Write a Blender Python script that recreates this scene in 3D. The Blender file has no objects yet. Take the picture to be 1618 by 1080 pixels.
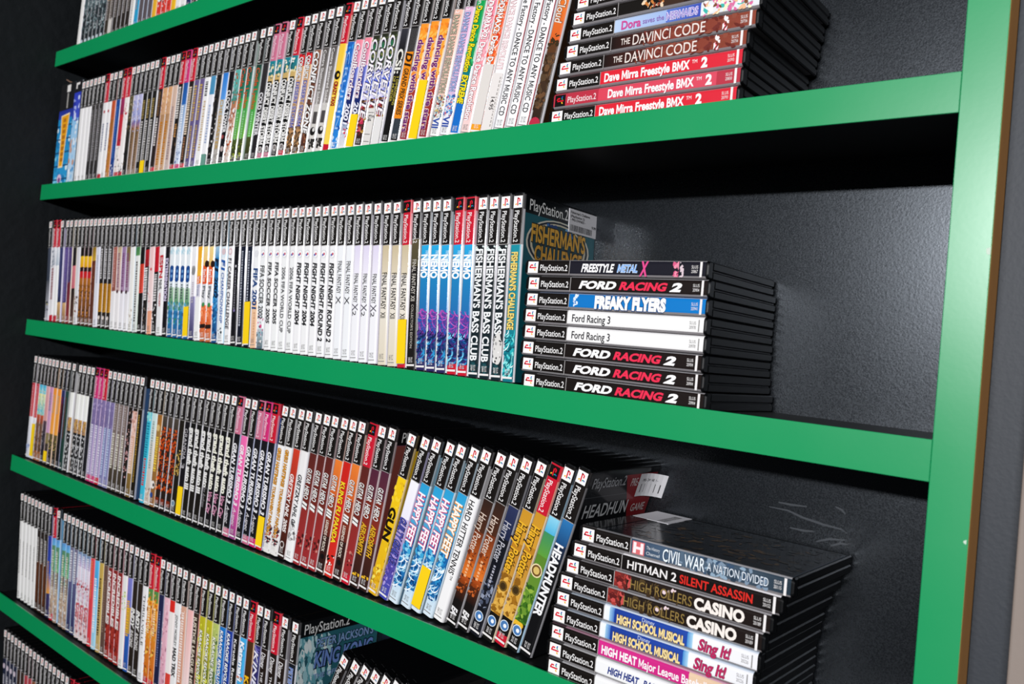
import bpy, bmesh, math, random
from mathutils import Matrix, Vector
PI = math.pi
C = bpy.context.scene.collection
S = 0.001                                   # every length below is in millimetres
sc = bpy.context.scene

# ------------------------------------------------------------------ camera
cam = bpy.data.cameras.new('camera')
cam_o = bpy.data.objects.new('camera', cam)
C.objects.link(cam_o)
right = Vector((0.75447392, 0.64942658, 0.09494325))
fwd = Vector((-0.65409913, 0.75591763, 0.02725552))
up = Vector((-0.05406881, -0.08266587, 0.9951095))
M = Matrix((right, up, -fwd)).transposed().to_4x4()
M.translation = Vector((135.376, -628.515, 35.678)) * S
cam_o.matrix_world = M
cam.sensor_width = 36.0
cam.sensor_fit = 'HORIZONTAL'
cam.lens = 36.0 * 1327.267 / 1618.0
cam.shift_x = (809.0 - 759.382) / 1618.0
cam.shift_y = (505.173 - 540.0) / 1618.0
cam.clip_start = 0.01
cam.dof.use_dof = True
cam.dof.focus_distance = 0.83
cam.dof.aperture_fstop = 9.0
sc.camera = cam_o

# ------------------------------------------------------------------ world, lights, exposure
w = bpy.data.worlds.new('World'); sc.world = w
w.use_nodes = True
w.node_tree.nodes['Background'].inputs['Color'].default_value = (0.75, 0.85, 1.0, 1)
w.node_tree.nodes['Background'].inputs['Strength'].default_value = 0.02
def lamp(name, loc, target, size, energy, col, shape='DISK', size_y=None):
    l = bpy.data.lights.new(name, 'AREA'); l.shape = shape; l.size = size; l.energy = energy; l.color = col
    if size_y: l.size_y = size_y
    o = bpy.data.objects.new(name, l); C.objects.link(o)
    o.location = Vector(loc) * S
    o.rotation_euler = (Vector(target) * S - o.location).to_track_quat('-Z', 'Y').to_euler()
    return o
lamp('tube_light', (385, -3200, 680), (-500, 0, 30), 1.73, 143.0, (0.98, 0.98, 1.0), 'RECTANGLE', 0.06)
sc.view_settings.view_transform = 'Standard'
sc.view_settings.look = 'None'
sc.view_settings.gamma = 1.0
sc.view_settings.use_curve_mapping = False
sc.view_settings.exposure = 0.0

# ------------------------------------------------------------------ materials
def lin(c): return c / 12.92 if c <= 0.04045 else ((c + 0.055) / 1.055) ** 2.4
_hc = {}
def hx(s):
    if s not in _hc:
        t = s if len(s) == 6 else ''.join(ch * 2 for ch in s)
        _hc[s] = tuple(lin(int(t[i:i + 2], 16) / 255.0) for i in (0, 2, 4))
    return _hc[s]
def mat(name, col=(.5, .5, .5), rough=0.5, coat=0.0, spec=0.5, coat_rough=0.1):
    m = bpy.data.materials.new(name); m.use_nodes = True
    b = m.node_tree.nodes['Principled BSDF']
    b.inputs['Base Color'].default_value = (*col, 1)
    b.inputs['Roughness'].default_value = rough
    b.inputs['Coat Weight'].default_value = coat
    b.inputs['Coat Roughness'].default_value = coat_rough
    b.inputs['Specular IOR Level'].default_value = spec
    return m
def noise_bump(m, scale, strength, dist=0.0005, rough_lo=None, rough_hi=None, fine=None):
    nt = m.node_tree; b = nt.nodes['Principled BSDF']
    tc = nt.nodes.new('ShaderNodeTexCoord')
    n = nt.nodes.new('ShaderNodeTexNoise'); n.inputs['Scale'].default_value = scale; n.inputs['Detail'].default_value = 3
    nt.links.new(tc.outputs['Object'], n.inputs['Vector'])
    bp = nt.nodes.new('ShaderNodeBump'); bp.inputs['Strength'].default_value = strength; bp.inputs['Distance'].default_value = dist
    nt.links.new(n.outputs['Fac'], bp.inputs['Height'])
    nt.links.new(bp.outputs['Normal'], b.inputs['Normal'])
    if rough_lo is not None:
        n2 = nt.nodes.new('ShaderNodeTexNoise'); n2.inputs['Scale'].default_value = fine or scale * 0.02; n2.inputs['Detail'].default_value = 1 if fine else 4
        nt.links.new(tc.outputs['Object'], n2.inputs['Vector'])
        mr = nt.nodes.new('ShaderNodeMapRange')
        mr.inputs['From Min'].default_value = 0.3; mr.inputs['From Max'].default_value = 0.7
        mr.inputs['To Min'].default_value = rough_lo; mr.inputs['To Max'].default_value = rough_hi
        nt.links.new(n2.outputs['Fac'], mr.inputs['Value']); nt.links.new(mr.outputs['Result'], b.inputs['Roughness'])
    return m
M_green = noise_bump(mat('green_paint', hx('009456'), 0.33, spec=0.95), 260, 0.04, 0.0003, 0.26, 0.33)
M_black = noise_bump(mat('black_panel', hx('06080b'), 0.4, spec=1.0), 520, 0.30, 0.0002, 0.24, 0.32, fine=900)
M_black.node_tree.nodes['Principled BSDF'].inputs['Specular Tint'].default_value = (0.82, 0.9, 1.0, 1)
M_shelf = noise_bump(mat('black_shelf', hx('0a0b0c'), 0.5), 900, 0.2, 0.0004)
M_wall = noise_bump(mat('black_wall', hx('14181b'), 0.75, spec=0.25), 45, 0.5, 0.004, 0.6, 0.9)
M_wall2 = noise_bump(mat('dark_wall', hx('2c3138'), 0.55, spec=0.4), 300, 0.2, 0.0008)
M_mdf = noise_bump(mat('raw_board_edge', hx('cf9658'), 0.8, spec=0.2), 700, 0.3, 0.0004)
M_grey = noise_bump(mat('greyed_board', hx('8c8078'), 0.7, spec=0.3), 300, 0.3, 0.0005)
M_floor = mat('floor_grey', hx('3a3a3a'), 0.8)
M_shell = mat('case_plastic', hx('040507'), 0.42, spec=0.2)
M_scuff = mat('pale_scuff', hx('2b3036'), 0.6)
M_print = mat('printed_cover', (.5, .5, .5), 0.5, coat=0.8, spec=0.08, coat_rough=0.14)
M_card = mat('printed_card', (.5, .5, .5), 0.5, coat=0.2, spec=0.3)
M_stick = mat('sticker_paper', (.5, .5, .5), 0.75, spec=0.2)
for m in (M_print, M_card, M_stick):
    a = m.node_tree.nodes.new('ShaderNodeVertexColor'); a.layer_name = 'Col'
    m.node_tree.links.new(a.outputs['Color'], m.node_tree.nodes['Principled BSDF'].inputs['Base Color'])

# ------------------------------------------------------------------ mesh helpers
def link(name, me, material, parent=None, label=None):
    o = bpy.data.objects.new(name, me); C.objects.link(o)
    if material and not me.materials: me.materials.append(material)
    if parent: o.parent = parent
    if label: o['label'] = label
    return o
def box_mesh(name, x0, x1, y0, y1, z0, z1, bevel=0.0):
    bm = bmesh.new()
    bmesh.ops.create_cube(bm, size=1.0)
    for v in bm.verts:
        v.co = Vector(((x0 + x1) / 2 + v.co.x * (x1 - x0), (y0 + y1) / 2 + v.co.y * (y1 - y0), (z0 + z1) / 2 + v.co.z * (z1 - z0))) * S
    if bevel: bmesh.ops.bevel(bm, geom=bm.edges[:], offset=bevel * S, segments=2, affect='EDGES', profile=0.5)
    me = bpy.data.meshes.new(name); bm.to_mesh(me); bm.free()
    return me
def structure(name, me, m):
    o = link(name, me, m); o['kind'] = 'structure'; return o

class Print:
    """A printed sheet: coloured flat faces, one colour per face."""
    def __init__(s): s.v = []; s.f = []; s.c = []
    def quad(s, pts, cols):
        i = len(s.v); s.v += pts; s.f.append(tuple(range(i, i + len(pts))))
        s.c.append([cols] * len(pts) if isinstance(cols[0], float) else cols)
    def mesh(s, name):
        me = bpy.data.meshes.new(name)
        me.from_pydata([(x * S, y * S, z * S) for x, y, z in s.v], [], s.f)
        at = me.color_attributes.new('Col', 'FLOAT_COLOR', 'CORNER')
        flat = []
        for cs in s.c:
            for c in cs: flat += [c[0], c[1], c[2], 1.0]
        at.data.foreach_set('color', flat)
        me.update()
        return me

_fc = {}
def _curve(text, bold):
    cu = bpy.data.curves.new('lettering', 'FONT')
    cu.body = text; cu.size = 1.0; cu.resolution_u = 3; cu.offset = bold; cu.fill_mode = 'BOTH'
    cu.materials.append(None); cu.materials.append(None)
    for ch, f in zip(text, cu.body_format): f.material_index = 1 if ch == 'M' else 0
    o = bpy.data.objects.new('lettering', cu); C.objects.link(o)
    me = bpy.data.meshes.new_from_object(o.evaluated_get(bpy.context.evaluated_depsgraph_get()))
    pts = [(v.co.x, v.co.y) for v in me.vertices]
    fs = [(p.material_index, tuple(p.vertices)) for p in me.polygons]
    bpy.data.objects.remove(o); bpy.data.curves.remove(cu); bpy.data.meshes.remove(me)
    return pts, fs
def glyphs(text, bold=0.0, shear=0.0):
    """flat faces of a line of lettering, (points, faces, width), cap height 1"""
    k = (text, bold, shear)
    if k in _fc: return _fc[k]
    pts, fs = _curve(text, bold)
    if 'M' in text and bold:                        # the heavy M is drawn as one outline of its own
        q, g = _curve(text, 0.0)
        spans = []
        for m, f in sorted((min(q[i][0] for i in f), f) for mi, f in g if mi == 1):
            x1 = max(q[i][0] for i in f)
            if spans and m < spans[-1][1] + .01: spans[-1][1] = max(spans[-1][1], x1)
            else: spans.append([m, x1])
        fs = [(mi, f) for mi, f in fs if mi == 0]
        s = .09 + 2 * bold
        for a, b in spans:
            a -= bold; b += bold; y0, y1 = -bold, .69 + bold; xm = (a + b) / 2; n = len(pts)
            pts += [(a, y0), (a + s, y0), (a + s, y1 - 1.9 * s), (xm, y0 + .06), (b - s, y1 - 1.9 * s), (b - s, y0), (b, y0), (b, y1), (b - s * .9, y1), (xm, y0 + .06 + 1.8 * s), (a + s * .9, y1), (a, y1)]
            fs.append((0, tuple(range(n, n + 12))))
    fs = [f for mi, f in fs]
    if not fs: pts = [(0, 0), (1, 0), (1, 1)]
    used = sorted({i for f in fs for i in f}) or [0, 1, 2]
    pts = [(x + shear * y, y) for x, y in pts]
    x0 = min(pts[i][0] for i in used); x1 = max(pts[i][0] for i in used)
    pts = [((p[0] - x0) / 0.69, p[1] / 0.69) for p in pts]
    _fc[k] = (pts, fs, (x1 - x0) / 0.69)
    return _fc[k]
def write(P, text, place, length, height, col, bold=0.0, shear=0.0, outline=None, ow=0.045):
    """place(a, b, layer) maps along-line a (mm) and across-line b (mm, from the line's middle) to a point"""
    for lay, (bo, c) in enumerate(((bold + ow, outline), (bold, col))):
        if c is None: continue
        pts, fs, wd = glyphs(text, bo, shear)
        kx = length / wd
        for f in fs:
            P.quad([place(pts[i][0] * kx, (pts[i][1] - 0.5) * height, 11 + .4 * lay) for i in f], hx(c))
def mark(P, place, a, b, wd, col, lay=2):
    """a bar from a (start,end) along and b (start,end) across"""
    P.quad([place(a[0], b[0], lay), place(a[1], b[0], lay), place(a[1], b[1], lay), place(a[0], b[1], lay)], hx(col))

# ------------------------------------------------------------------ the shelving
XL, BACK = -1512.0, 143.0
unit = bpy.data.objects.new('shelving_unit', None); C.objects.link(unit)
unit.location = (-.756, 0, -1.25); unit.empty_display_size = .05
unit['label'] = 'tall black shelving unit with green painted shelf edges and post'; unit['category'] = 'shelf'
UI = Matrix.Translation((.756, 0, 1.25))
def upart(name, me, m, label=None, parent=None):
    me.transform(UI)
    o = link(name, me, m, parent or unit, label)
    return o
for z in (500, 250, 0, -250, -500, -750):
    sh = upart('shelf', box_mesh('shelf', XL, -.3, 2.6, BACK - .3, z - 20, z - 2.35), M_shelf)
    upart('shelf_edge', box_mesh('shelf_edge', XL, -.1, 0, 2.5, z - 28.3, z, .35), M_green, 'green painted shelf edge', sh)
post = box_mesh('upright', 0, 25.7, 0, 30, -1250, 780, .5)
post.materials.append(M_green); post.materials.append(M_mdf)
for p in post.polygons:
    if p.normal.x > .9 or p.normal.y > .9: p.material_index = 1
upart('upright', post, M_green, 'green front post with bare brown side edge')
# paint chips on the post's outer edge
for cx, cz, r in ((25.0, 127.0, 3.0), (24.2, -63.0, 1.6), (25.2, -250, 1.4)):
    P = Print(); rnd = random.Random(int(cz))
    P.quad([(cx + min(.3, r * rnd.uniform(.6, 1.1) * math.cos(i * PI / 5)), -.12, cz + r * rnd.uniform(.7, 1.1) * math.sin(i * PI / 5)) for i in range(10)], hx('c8d8c8'))
    me = P.mesh('paint_chip'); me.materials.append(M_stick); upart('paint_chip', me, M_stick, 'pale chip in the green paint')
upart('side_panel', box_mesh('side_panel', .2, 18, 30.3, BACK + 12, -1250, 780), M_shelf)
bk = upart('back_panel', box_mesh('back_panel', XL, -.2, BACK, BACK + 12, -1250, 780), M_black)
scuffs = [[(-351.7, 178.3), (-353.1, 169.4), (-348.5, 155.6), (-350.6, 138.5)], [(-329.4, 173.8), (-331.8, 160.3), (-329.1, 148.8), (-332.5, 137.3)], [(-344.0, 172.7), (-343.7, 162.4), (-340.7, 156.3)], [(-359.4, 153.6), (-354.1, 148.8), (-356.8, 144.0)],
          [(-161.0, -89.0), (-143.4, -89.0), (-130.0, -92.5), (-112.0, -94.9), (-95.7, -95.8), (-91.3, -98.2)], [(-116.2, -110.9), (-105.6, -106.3), (-92.4, -104.4)], [(-140.4, -103.8), (-127.9, -103.9), (-119.6, -102.7)], [(-104.1, -112.0), (-95.8, -107.9), (-89.5, -107.6)], [(-152.6, -83.3), (-141.0, -83.3), (-126.9, -82.2)], [(-102.6, -77.4), (-97.1, -79.1), (-93.7, -82.2)]]
for ln in scuffs:
    v, f = [], []
    n = len(ln)
    for i, (x, z) in enumerate(ln):
        wd = .9 * math.sin(PI * (i + .5) / n) + .12
        d = Vector((ln[min(i + 1, n - 1)][0] - ln[max(i - 1, 0)][0], ln[min(i + 1, n - 1)][1] - ln[max(i - 1, 0)][1])).normalized()
        v += [((x - d.y * wd) * S, (BACK - .08) * S, (z + d.x * wd) * S), ((x + d.y * wd) * S, (BACK - .08) * S, (z - d.x * wd) * S)]
    for i in range(n - 1): f.append((2 * i, 2 * i + 2, 2 * i + 3, 2 * i + 1))
    me = bpy.data.meshes.new('scuff_mark'); me.from_pydata(v, [], f)
    upart('scuff_mark', me, M_scuff, 'pale scratch worn into the black back', bk)
# ------------------------------------------------------------------ room
structure('wall_left', box_mesh('wall_left', XL - 62, XL - 2, -2700, BACK + 14, -1250, 1100), M_wall)
structure('wall_right', box_mesh('wall_right', 26.0, 900, 30.5, 90, -1250, 1100), M_wall2)
structure('trim_1', box_mesh('trim_1', 50.5, 78, 12, 30.3, -1250, 1100, 1.5), M_grey)
structure('floor', box_mesh('floor', XL - 62, 900, -2700, BACK + 14, -1290, -1250.2), M_floor)

# ------------------------------------------------------------------ the game case
W, D, H = 14.7, 135.0, 190.0
RAD = 3.3
EPS = 0.1
def shell_into(v, f, xf=None, W=W):
    """black plastic case: two lids, the spine strip and the closing lip between the lids"""
    def ring_solid(outline, z0, z1, ins=0.8):
        cx = sum(p[0] for p in outline) / len(outline); cy = sum(p[1] for p in outline) / len(outline)
        wx = max(abs(p[0] - cx) for p in outline); wy = max(abs(p[1] - cy) for p in outline)
        n = len(outline); base = len(v)
        for z, k in ((z0, 1), (z0 + ins, 0), (z1 - ins, 0), (z1, 1)):
            for x, y in outline:
                px, py = (cx + (x - cx) * (1 - k * ins / wx), cy + (y - cy) * (1 - k * ins / wy))
                v.append((px, py, z))
        for L in range(3):
            for i in range(n):
                j = (i + 1) % n
                f.append((base + L * n + i, base + L * n + j, base + L * n + n + j, base + L * n + n + i))
        f.append(tuple(base + i for i in reversed(range(n)))); f.append(tuple(base + 3 * n + i for i in range(n)))
    h = W / 2
    arc = lambda cx, cy, a0, a1, n=4: [(cx + RAD * math.cos(a0 + (a1 - a0) * i / n), cy + RAD * math.sin(a0 + (a1 - a0) * i / n)) for i in range(n + 1)]
    ring_solid(arc(-h + RAD, RAD, PI, 1.5 * PI) + arc(h - RAD, RAD, 1.5 * PI, 2 * PI) + [(h, 9), (-h, 9)], 0.0, H, 1.2)
    ring_solid([(-h, 9.3), (-0.5, 9.3), (-0.5, D - 1), (-1.5, D), (-h + 1, D), (-h, D - 1)], 0.2, H - 0.2, 1.0)
    ring_solid([(0.3, 9.3), (h, 9.3), (h, D - 1), (h - 1, D), (1.3, D), (0.3, D - 1)], 0.2, H - 0.2, 1.0)
    ring_solid([(-1.2, 9), (1.2, 9), (1.2, D - 1.6), (-1.2, D - 1.6)], 1.2, H - 1.2, 0.3)
    ring_solid([(-2.4, D - 1), (-0.1, D - 1), (-0.1, D + .0), (-2.4, D + .0)], 80, 110, 0.2)
def shell_mesh():
    v, f = [], []
    shell_into(v, f)
    me = bpy.data.meshes.new('case_shell'); me.from_pydata([(a * S, b * S, c * S) for a, b, c in v], [], f)
    me.materials.append(M_shell); me.update()
    return me

def spine_place(t0, xoff=0.0, W=W):
    z0 = H * (1 - t0)
    return lambda a, b, lay: (b + xoff, -EPS - 0.03 * lay, z0 - a)
def cover_place(x0, t0, W=W):
    """on the front cover (the +x face); a runs from the spine into the depth, b up"""
    return lambda a, b, lay: (W / 2 + EPS + 0.03 * lay, x0 + a, H * (1 - t0) + b)
HDR = {'k': ('15110f', 'F4F2F0', 'F2F0EE'), 'r': ('C4192F', '120d0d', 'F4E8E8'), 'p': ('C66C88', '140d10', 'F6DCE8'),
       'm': ('CC2C70', '140d10', 'F6DCE8'), 'h': ('B93244', '120d0d', 'F4E0E0'), 'o': ('C06478', '140d10', 'F0D8DC')}
def profile(W=W):
    h = W / 2 + EPS; r = RAD
    pts = [(-h, 128.0), (-h, 40.0), (-h, r)]
    for i in range(1, 5): a = PI + PI / 2 * i / 4; pts.append((-h + r + r * math.cos(a), r + EPS * 0 + (r + EPS) * math.sin(a)))
    for i in range(0, 4): a = 1.5 * PI + PI / 2 * i / 4; pts.append((h - r + r * math.cos(a), r + (r + EPS) * math.sin(a)))
    pts += [(h, r), (h, 40.0), (h, 128.0)]
    return pts
def mixc(a, b, t): return tuple(a[i] + (b[i] - a[i]) * t for i in range(3))
T0, T1 = 0.012, 0.988
def sheet(P, dsg, hdr, W=W, seed=0):
    """the printed sheet wrapped round the case: back cover, spine, front cover, with its lettering"""
    rnd = random.Random(seed)
    pf = profile(W)
    hb, sq, tx = HDR[hdr]
    hend = dsg.get('hend', 0.275)
    bands = [(T0, hend, hx(hb), hx(hb))]
    t = hend
    for bd in dsg['bands']:
        c0 = hx(bd[1]); c1 = hx(bd[2]) if len(bd) > 2 else c0
        bands.append((t, bd[0], c0, c1)); t = bd[0]
    if t < T1: bands.append((t, T1, bands[-1][3], bands[-1][3]))
    if hdr in 'rpmh' and not dsg.get('nofoot'):                    # re-issue cases repeat the header colour at the foot
        nb = []
        for b in bands:
            if b[1] <= 0.93: nb.append(b)
            elif b[0] < 0.93: nb.append((b[0], 0.93, b[2], mixc(b[2], b[3], (0.93 - b[0]) / (b[1] - b[0]))))
        bands = nb + [(0.93, T1, hx(hb), hx(hb))]
    sidec = hx(dsg.get('side', dsg['bands'][0][1]))
    edge = mixc(sidec, (0.9, 0.88, 0.92), .25 + .75 * dsg.get('edge', 0.35))  # rounded edge whitened: the clear sleeve's highlight painted into the colour
    z = lambda t: H * (1 - t)
    n = len(pf)
    iL, iR = 5, n - 5                                               # segments before iL: back; from iR: front
    for (a, b, c0, c1) in bands:
        for i in range(iL, iR):
            (x0, y0), (x1, y1) = pf[i], pf[i + 1]
            P.quad([(x0, y0, z(b)), (x1, y1, z(b)), (x1, y1, z(a)), (x0, y0, z(a))], [c1, c1, c0, c0])
    grey = hx('8a8688')
    for i in range(0, iL):
        (x0, y0), (x1, y1) = pf[i], pf[i + 1]
        P.quad([(x0, y0, z(T1)), (x1, y1, z(T1)), (x1, y1, z(T0)), (x0, y0, z(T0))], grey)
    bot = mixc(bands[-2][3] if len(bands) > 2 else sidec, sidec, 0.5)
    for i in range(iR, n - 1):
        (x0, y0), (x1, y1) = pf[i], pf[i + 1]
        cov = edge if i < n - 3 else sidec
        if i >= n - 3:
            P.quad([(x0, y0, z(.105)), (x1, y1, z(.105)), (x1, y1, z(T0)), (x0, y0, z(T0))], hx(hb))
            P.quad([(x0, y0, z(T1)), (x1, y1, z(T1)), (x1, y1, z(.105)), (x0, y0, z(.105))], [bot, bot, sidec, sidec])
        else:
            top = mixc(hx(hb), edge, .07); mid = mixc(hx(hb), edge, .45)
            for ta, tb, ca in ((T0, .09, top), (.09, hend, mid), (hend, T1, edge)):
                P.quad([(x0, y0, z(tb)), (x1, y1, z(tb)), (x1, y1, z(ta)), (x0, y0, z(ta))], ca)
    wl = W - 2 * 1.3
    # header: white square with the four-coloured mark, then the lettering
    pl = spine_place(0.0125)
    if not dsg.get('nologo'):
        s0, s1 = 1.5, 13.4
        hw = 5.4
        mark(P, pl, (s0, s1), (-hw, hw), 0, sq)
        def lg(u, v, l): return pl(s1 - (s1 - s0) * v, -hw + 2 * hw * u, l)
        lc = ('D8162C', '1FA07A', '2458B0', 'F0B428')
        P.quad([lg(.40, .20, 4), lg(.52, .16, 4), lg(.52, .86, 4), lg(.40, .86, 4)], hx(lc[0]))
        P.quad([lg(.40, .86, 4), lg(.52, .86, 4), lg(.74, .74, 4), lg(.74, .52, 4), lg(.62, .50, 4), lg(.62, .70, 4), lg(.40, .78, 4)], hx(lc[0]))
        P.quad([lg(.20, .22, 4), lg(.36, .28, 4), lg(.36, .40, 4), lg(.20, .34, 4)], hx(lc[3]))
        P.quad([lg(.56, .24, 4), lg(.70, .30, 4), lg(.70, .40, 4), lg(.56, .34, 4)], hx(lc[1]))
        P.quad([lg(.70, .30, 4), lg(.86, .24, 4), lg(.86, .34, 4), lg(.70, .40, 4)], hx(lc[2]))
        write(P, 'PlayStation.2', spine_place(0.098, -0.3), 31.5, 5.6, tx, 0.006)
    if dsg.get('line', True) and hdr == 'k':
        mark(P, spine_place(hend - 0.002), (0, 0.7), (-W / 2 + .8, W / 2 - .8), 0, 'A09C9A')
    # pictures: irregular flat patches of ink
    nb_ = 0
    for (a, b, cols, k, sz) in dsg.get('blobs', ()):
        for _ in range(int(k * 2.2)):
            nb_ += .5
            tt = rnd.uniform(a, b); xx = rnd.uniform(-W / 2 + 1, W / 2 - 1)
            r = sz * rnd.uniform(.3, .95); q = rnd.uniform(0, 6.28); el = rnd.uniform(.25, .9)
            zz = H * (1 - tt)
            pts = []
            for j in range(6):
                an = j * PI / 3 + rnd.uniform(-.3, .3); rr = r * rnd.uniform(.7, 1.2)
                ex, ez = rr * math.cos(an), rr * el * math.sin(an)
                X = xx + ex * math.cos(q) - ez * math.sin(q); Z = zz + ex * math.sin(q) + ez * math.cos(q)
                pts.append((max(-W / 2 + .8, min(W / 2 - .8, X)), -EPS - 0.02 - 0.003 * nb_, max(z(b), min(z(a), Z))))
            P.quad(pts, hx(rnd.choice(cols)))
    # curved strokes
    for (a, b, cols, k, ln, wd) in dsg.get('arcs', ()):
        for _ in range(k):
            nb_ += .5
            tt = H * (1 - rnd.uniform(a, b)); xx = rnd.uniform(-W / 2, W / 2); an = rnd.uniform(.3, 1.2) * rnd.choice((1, 1, 1, -1)); cv = rnd.uniform(.03, .12)
            L = ln * rnd.uniform(.5, 1.2); col = hx(rnd.choice(cols)); up = []; lo = []
            for j in range(7):
                u = (j / 6 - .5) * L; hw = wd * (1 - (2 * abs(j / 6 - .5)) ** 2) * .5 + .05
                ca, sa = math.cos(an), math.sin(an); v = cv * u * u
                cl = lambda X, Z: (max(-W / 2 + .8, min(W / 2 - .8, X)), -EPS - 0.02 - 0.003 * nb_, max(z(b), min(z(a), Z)))
                up.append(cl(xx + u * ca - (v + hw) * sa, tt + u * sa + (v + hw) * ca)); lo.append(cl(xx + u * ca - (v - hw) * sa, tt + u * sa + (v - hw) * ca))
            for j in range(6): P.quad([up[j], up[j + 1], lo[j + 1], lo[j]], col)
    for i, (a0, a1, b0, b1, c) in enumerate(dsg.get('bars', ())):
        mark(P, spine_place(a0), (0, (a1 - a0) * H), (b0 * W / 2, b1 * W / 2), 0, c, 8 + .15 * i)
    for i, (tc, xc, r, c) in enumerate(dsg.get('discs', ())):
        pc = spine_place(tc)
        P.quad([pc(r * math.cos(j * PI / 7), xc * W / 2 + r * math.sin(j * PI / 7), 10.3 + .15 * i) for j in range(14)], hx(c))
    # rows of tiny marks: lettering too small to read
    for (a, b, hh, c, xo) in dsg.get('dash', ()):
        p = a
        while p < b:
            ln = rnd.uniform(.008, .02)
            mark(P, spine_place(p, xo), (0, ln * H * .8), (-hh / 2 * rnd.uniform(.7, 1), hh / 2), 0, c, 9.9)
            p += ln + .004
    for tdef in dsg.get('text', ()):
        s, a, b, hh, c = tdef[:5]
        o = tdef[5] if len(tdef) > 5 else {}
        write(P, s, spine_place(a, o.get('x', 0.0)), (b - a) * H, hh, c, o.get('b', 0.0), o.get('s', 0.0), o.get('o'), o.get('ow', .045))
    ft = dsg.get('foot', 'w')
    if ft:
        c = {'w': 'E8E4E2', 'g': '8c8a88', 'd': '555250'}[ft]
        for k, xo in ((0, 2.1), (1, -1.6)):
            write(P, 'SLUS' if k == 0 else '20' + str(100 + (seed * 37) % 900), spine_place(.922, xo), 5.8, 2.6, c, 0.0)
        if ft == 'w': mark(P, spine_place(.962), (0, 2.0), (-W / 2 + 1.0, W / 2 - 1.0), 0, 'EAE6E4', 12)
        else: mark(P, spine_place(.964), (0, 0.9), (-W / 2 + 2.5, W / 2 - 2.5), 0, c, 12)
    fr = dsg.get('front')
    if fr: fr(P)

# ------------------------------------------------------------------ what each spine shows
DS = {}
def D_(key, desc, bands, **k):
    k['bands'] = bands; k['desc'] = desc; DS[key] = k
WH = 'EFEDEC'
# second shelf
D_('whiteplain', 'plain white game case with black header near the wide blue box', [(.988, WH)], foot='g', edge=.6)
D_('greydash', 'charcoal game case with grey title marks near the wide box', [(.988, '3b3836', '2c2a2a')], side='77747a', dash=[(.32, .8, 6, '8f8b8c', 0)])
D_('reddot', 'white game case with small red dot and blue title marks', [(.988, WH)], discs=[(.36, 0, 2.6, 'c0203a')], dash=[(.47, .72, 4, '3a4a80', 1)], foot='g')
D_('orbrown', 'orange and brown game case beside white red-dotted cases', [(.45, 'c8502c', 'b65a30'), (.988, 'a5642c', 'c08038')], side='d87a60', blobs=[(.3, .98, ['8a4a20', 'd8743a', 'c89a50'], 14, 3)])
D_('navytall', 'deep blue game case beside the orange and brown one', [(.988, '1c4a94', '1a3f86')], side='e0e4ee', edge=.7, dash=[(.34, .8, 5, '4a78c0', 0)], blobs=[(.85, .97, ['d8d8e0', '203050'], 8, 3)])
D_('redpurple', 'crimson game case with purple upper band', [(.42, 'a03060', '8a2a4a'), (.7, 'c02c3c'), (.988, 'e8e2de')], side='f0c0c8', blobs=[(.6, .98, ['b02030', 'f4f0ec', '503040'], 14, 3)])
D_('redwhite', 'white game case with red header and small red swirl', [(.988, 'f1eae6', 'f4f1ee')], side='f4ece8', edge=.5, blobs=[(.32, .48, ['c82838', 'd86070'], 6, 3), (.85, .96, ['303030', 'b0a8a8'], 6, 3)], foot='g')
D_('darkolive', 'dark olive game case with black lower half', [(.5, '5f5638', '4a4534'), (.75, '2a2824'), (.988, '1c1a1a')], side='e6e2e0', edge=.7, blobs=[(.3, .9, ['6a5a3a', '302c28', 'b8a888'], 16, 3)])
D_('lavbrown', 'pale lavender game case fading to brown lower half', [(.5, 'bcb9dc', '9fa4d0'), (.58, '6a6ab0', 'b07848'), (.988, '8a6a48', '9a8270')], side='d6d4e8', edge=.5, dash=[(.56, .92, 5, '54402c', 0)], blobs=[(.3, .6, ['d8d4ec', '8890c8', 'c8a070'], 16, 3)])
D_('goldgrey', 'black game case with gold and grey vertical title', [(.988, '1e1c1a')], side='dcd8d8', edge=.6, dash=[(.34, .5, 7, 'a08a50', 0), (.52, .86, 6, 'c8c4c0', 0)])
D_('pinkblack', 'black game case with red header and pink edges', [(.988, '2a2020')], side='f0a894', edge=.3, dash=[(.3, .5, 7, '7a5a3a', 0), (.52, .75, 6, 'e0d8d4', 0)])
D_('tanorange', 'tan game case with burnt orange title marks', [(.5, 'd8a070', 'caa07c'), (.988, 'b0845c', 'd0b090')], side='f0e4d8', edge=.6, dash=[(.56, .94, 7, 'c07818', 0)], blobs=[(.3, .5, ['c88a50', 'e8c090'], 10, 3)])
D_('paletan', 'pale pinkish tan game case with grey title marks', [(.988, 'd4b4a0', 'c8b4ac')], side='ece4e0', edge=.6, dash=[(.45, .88, 6, '9a8484', 0)])
D_('blkwhite', 'black game case with red header and cream title marks', [(.988, '1c1818')], side='f0e8e4', edge=.6, dash=[(.3, .56, 8, 'e0dad4', 0), (.6, .7, 6, 'c08a50', 0)], blobs=[(.62, .9, ['604830', '382c24'], 10, 3)])
D_('blueice', 'blue game case with pinkish red header and icy lower half', [(.45, '24549c', '2a66b0'), (.988, '7fa0c8', 'd4dcea')], side='e0e6f0', edge=.6, dash=[(.46, .8, 6, 'f0f4f8', 0)], blobs=[(.7, .95, ['e8eef4', '4060a0'], 10, 3)])
D_('blktan', 'black game case with red header and tan title marks', [(.988, '241c1a')], side='f0e8e4', edge=.6, dash=[(.32, .7, 8, 'e2cdb4', 0), (.72, .9, 5, 'a07050', 0)])
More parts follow.
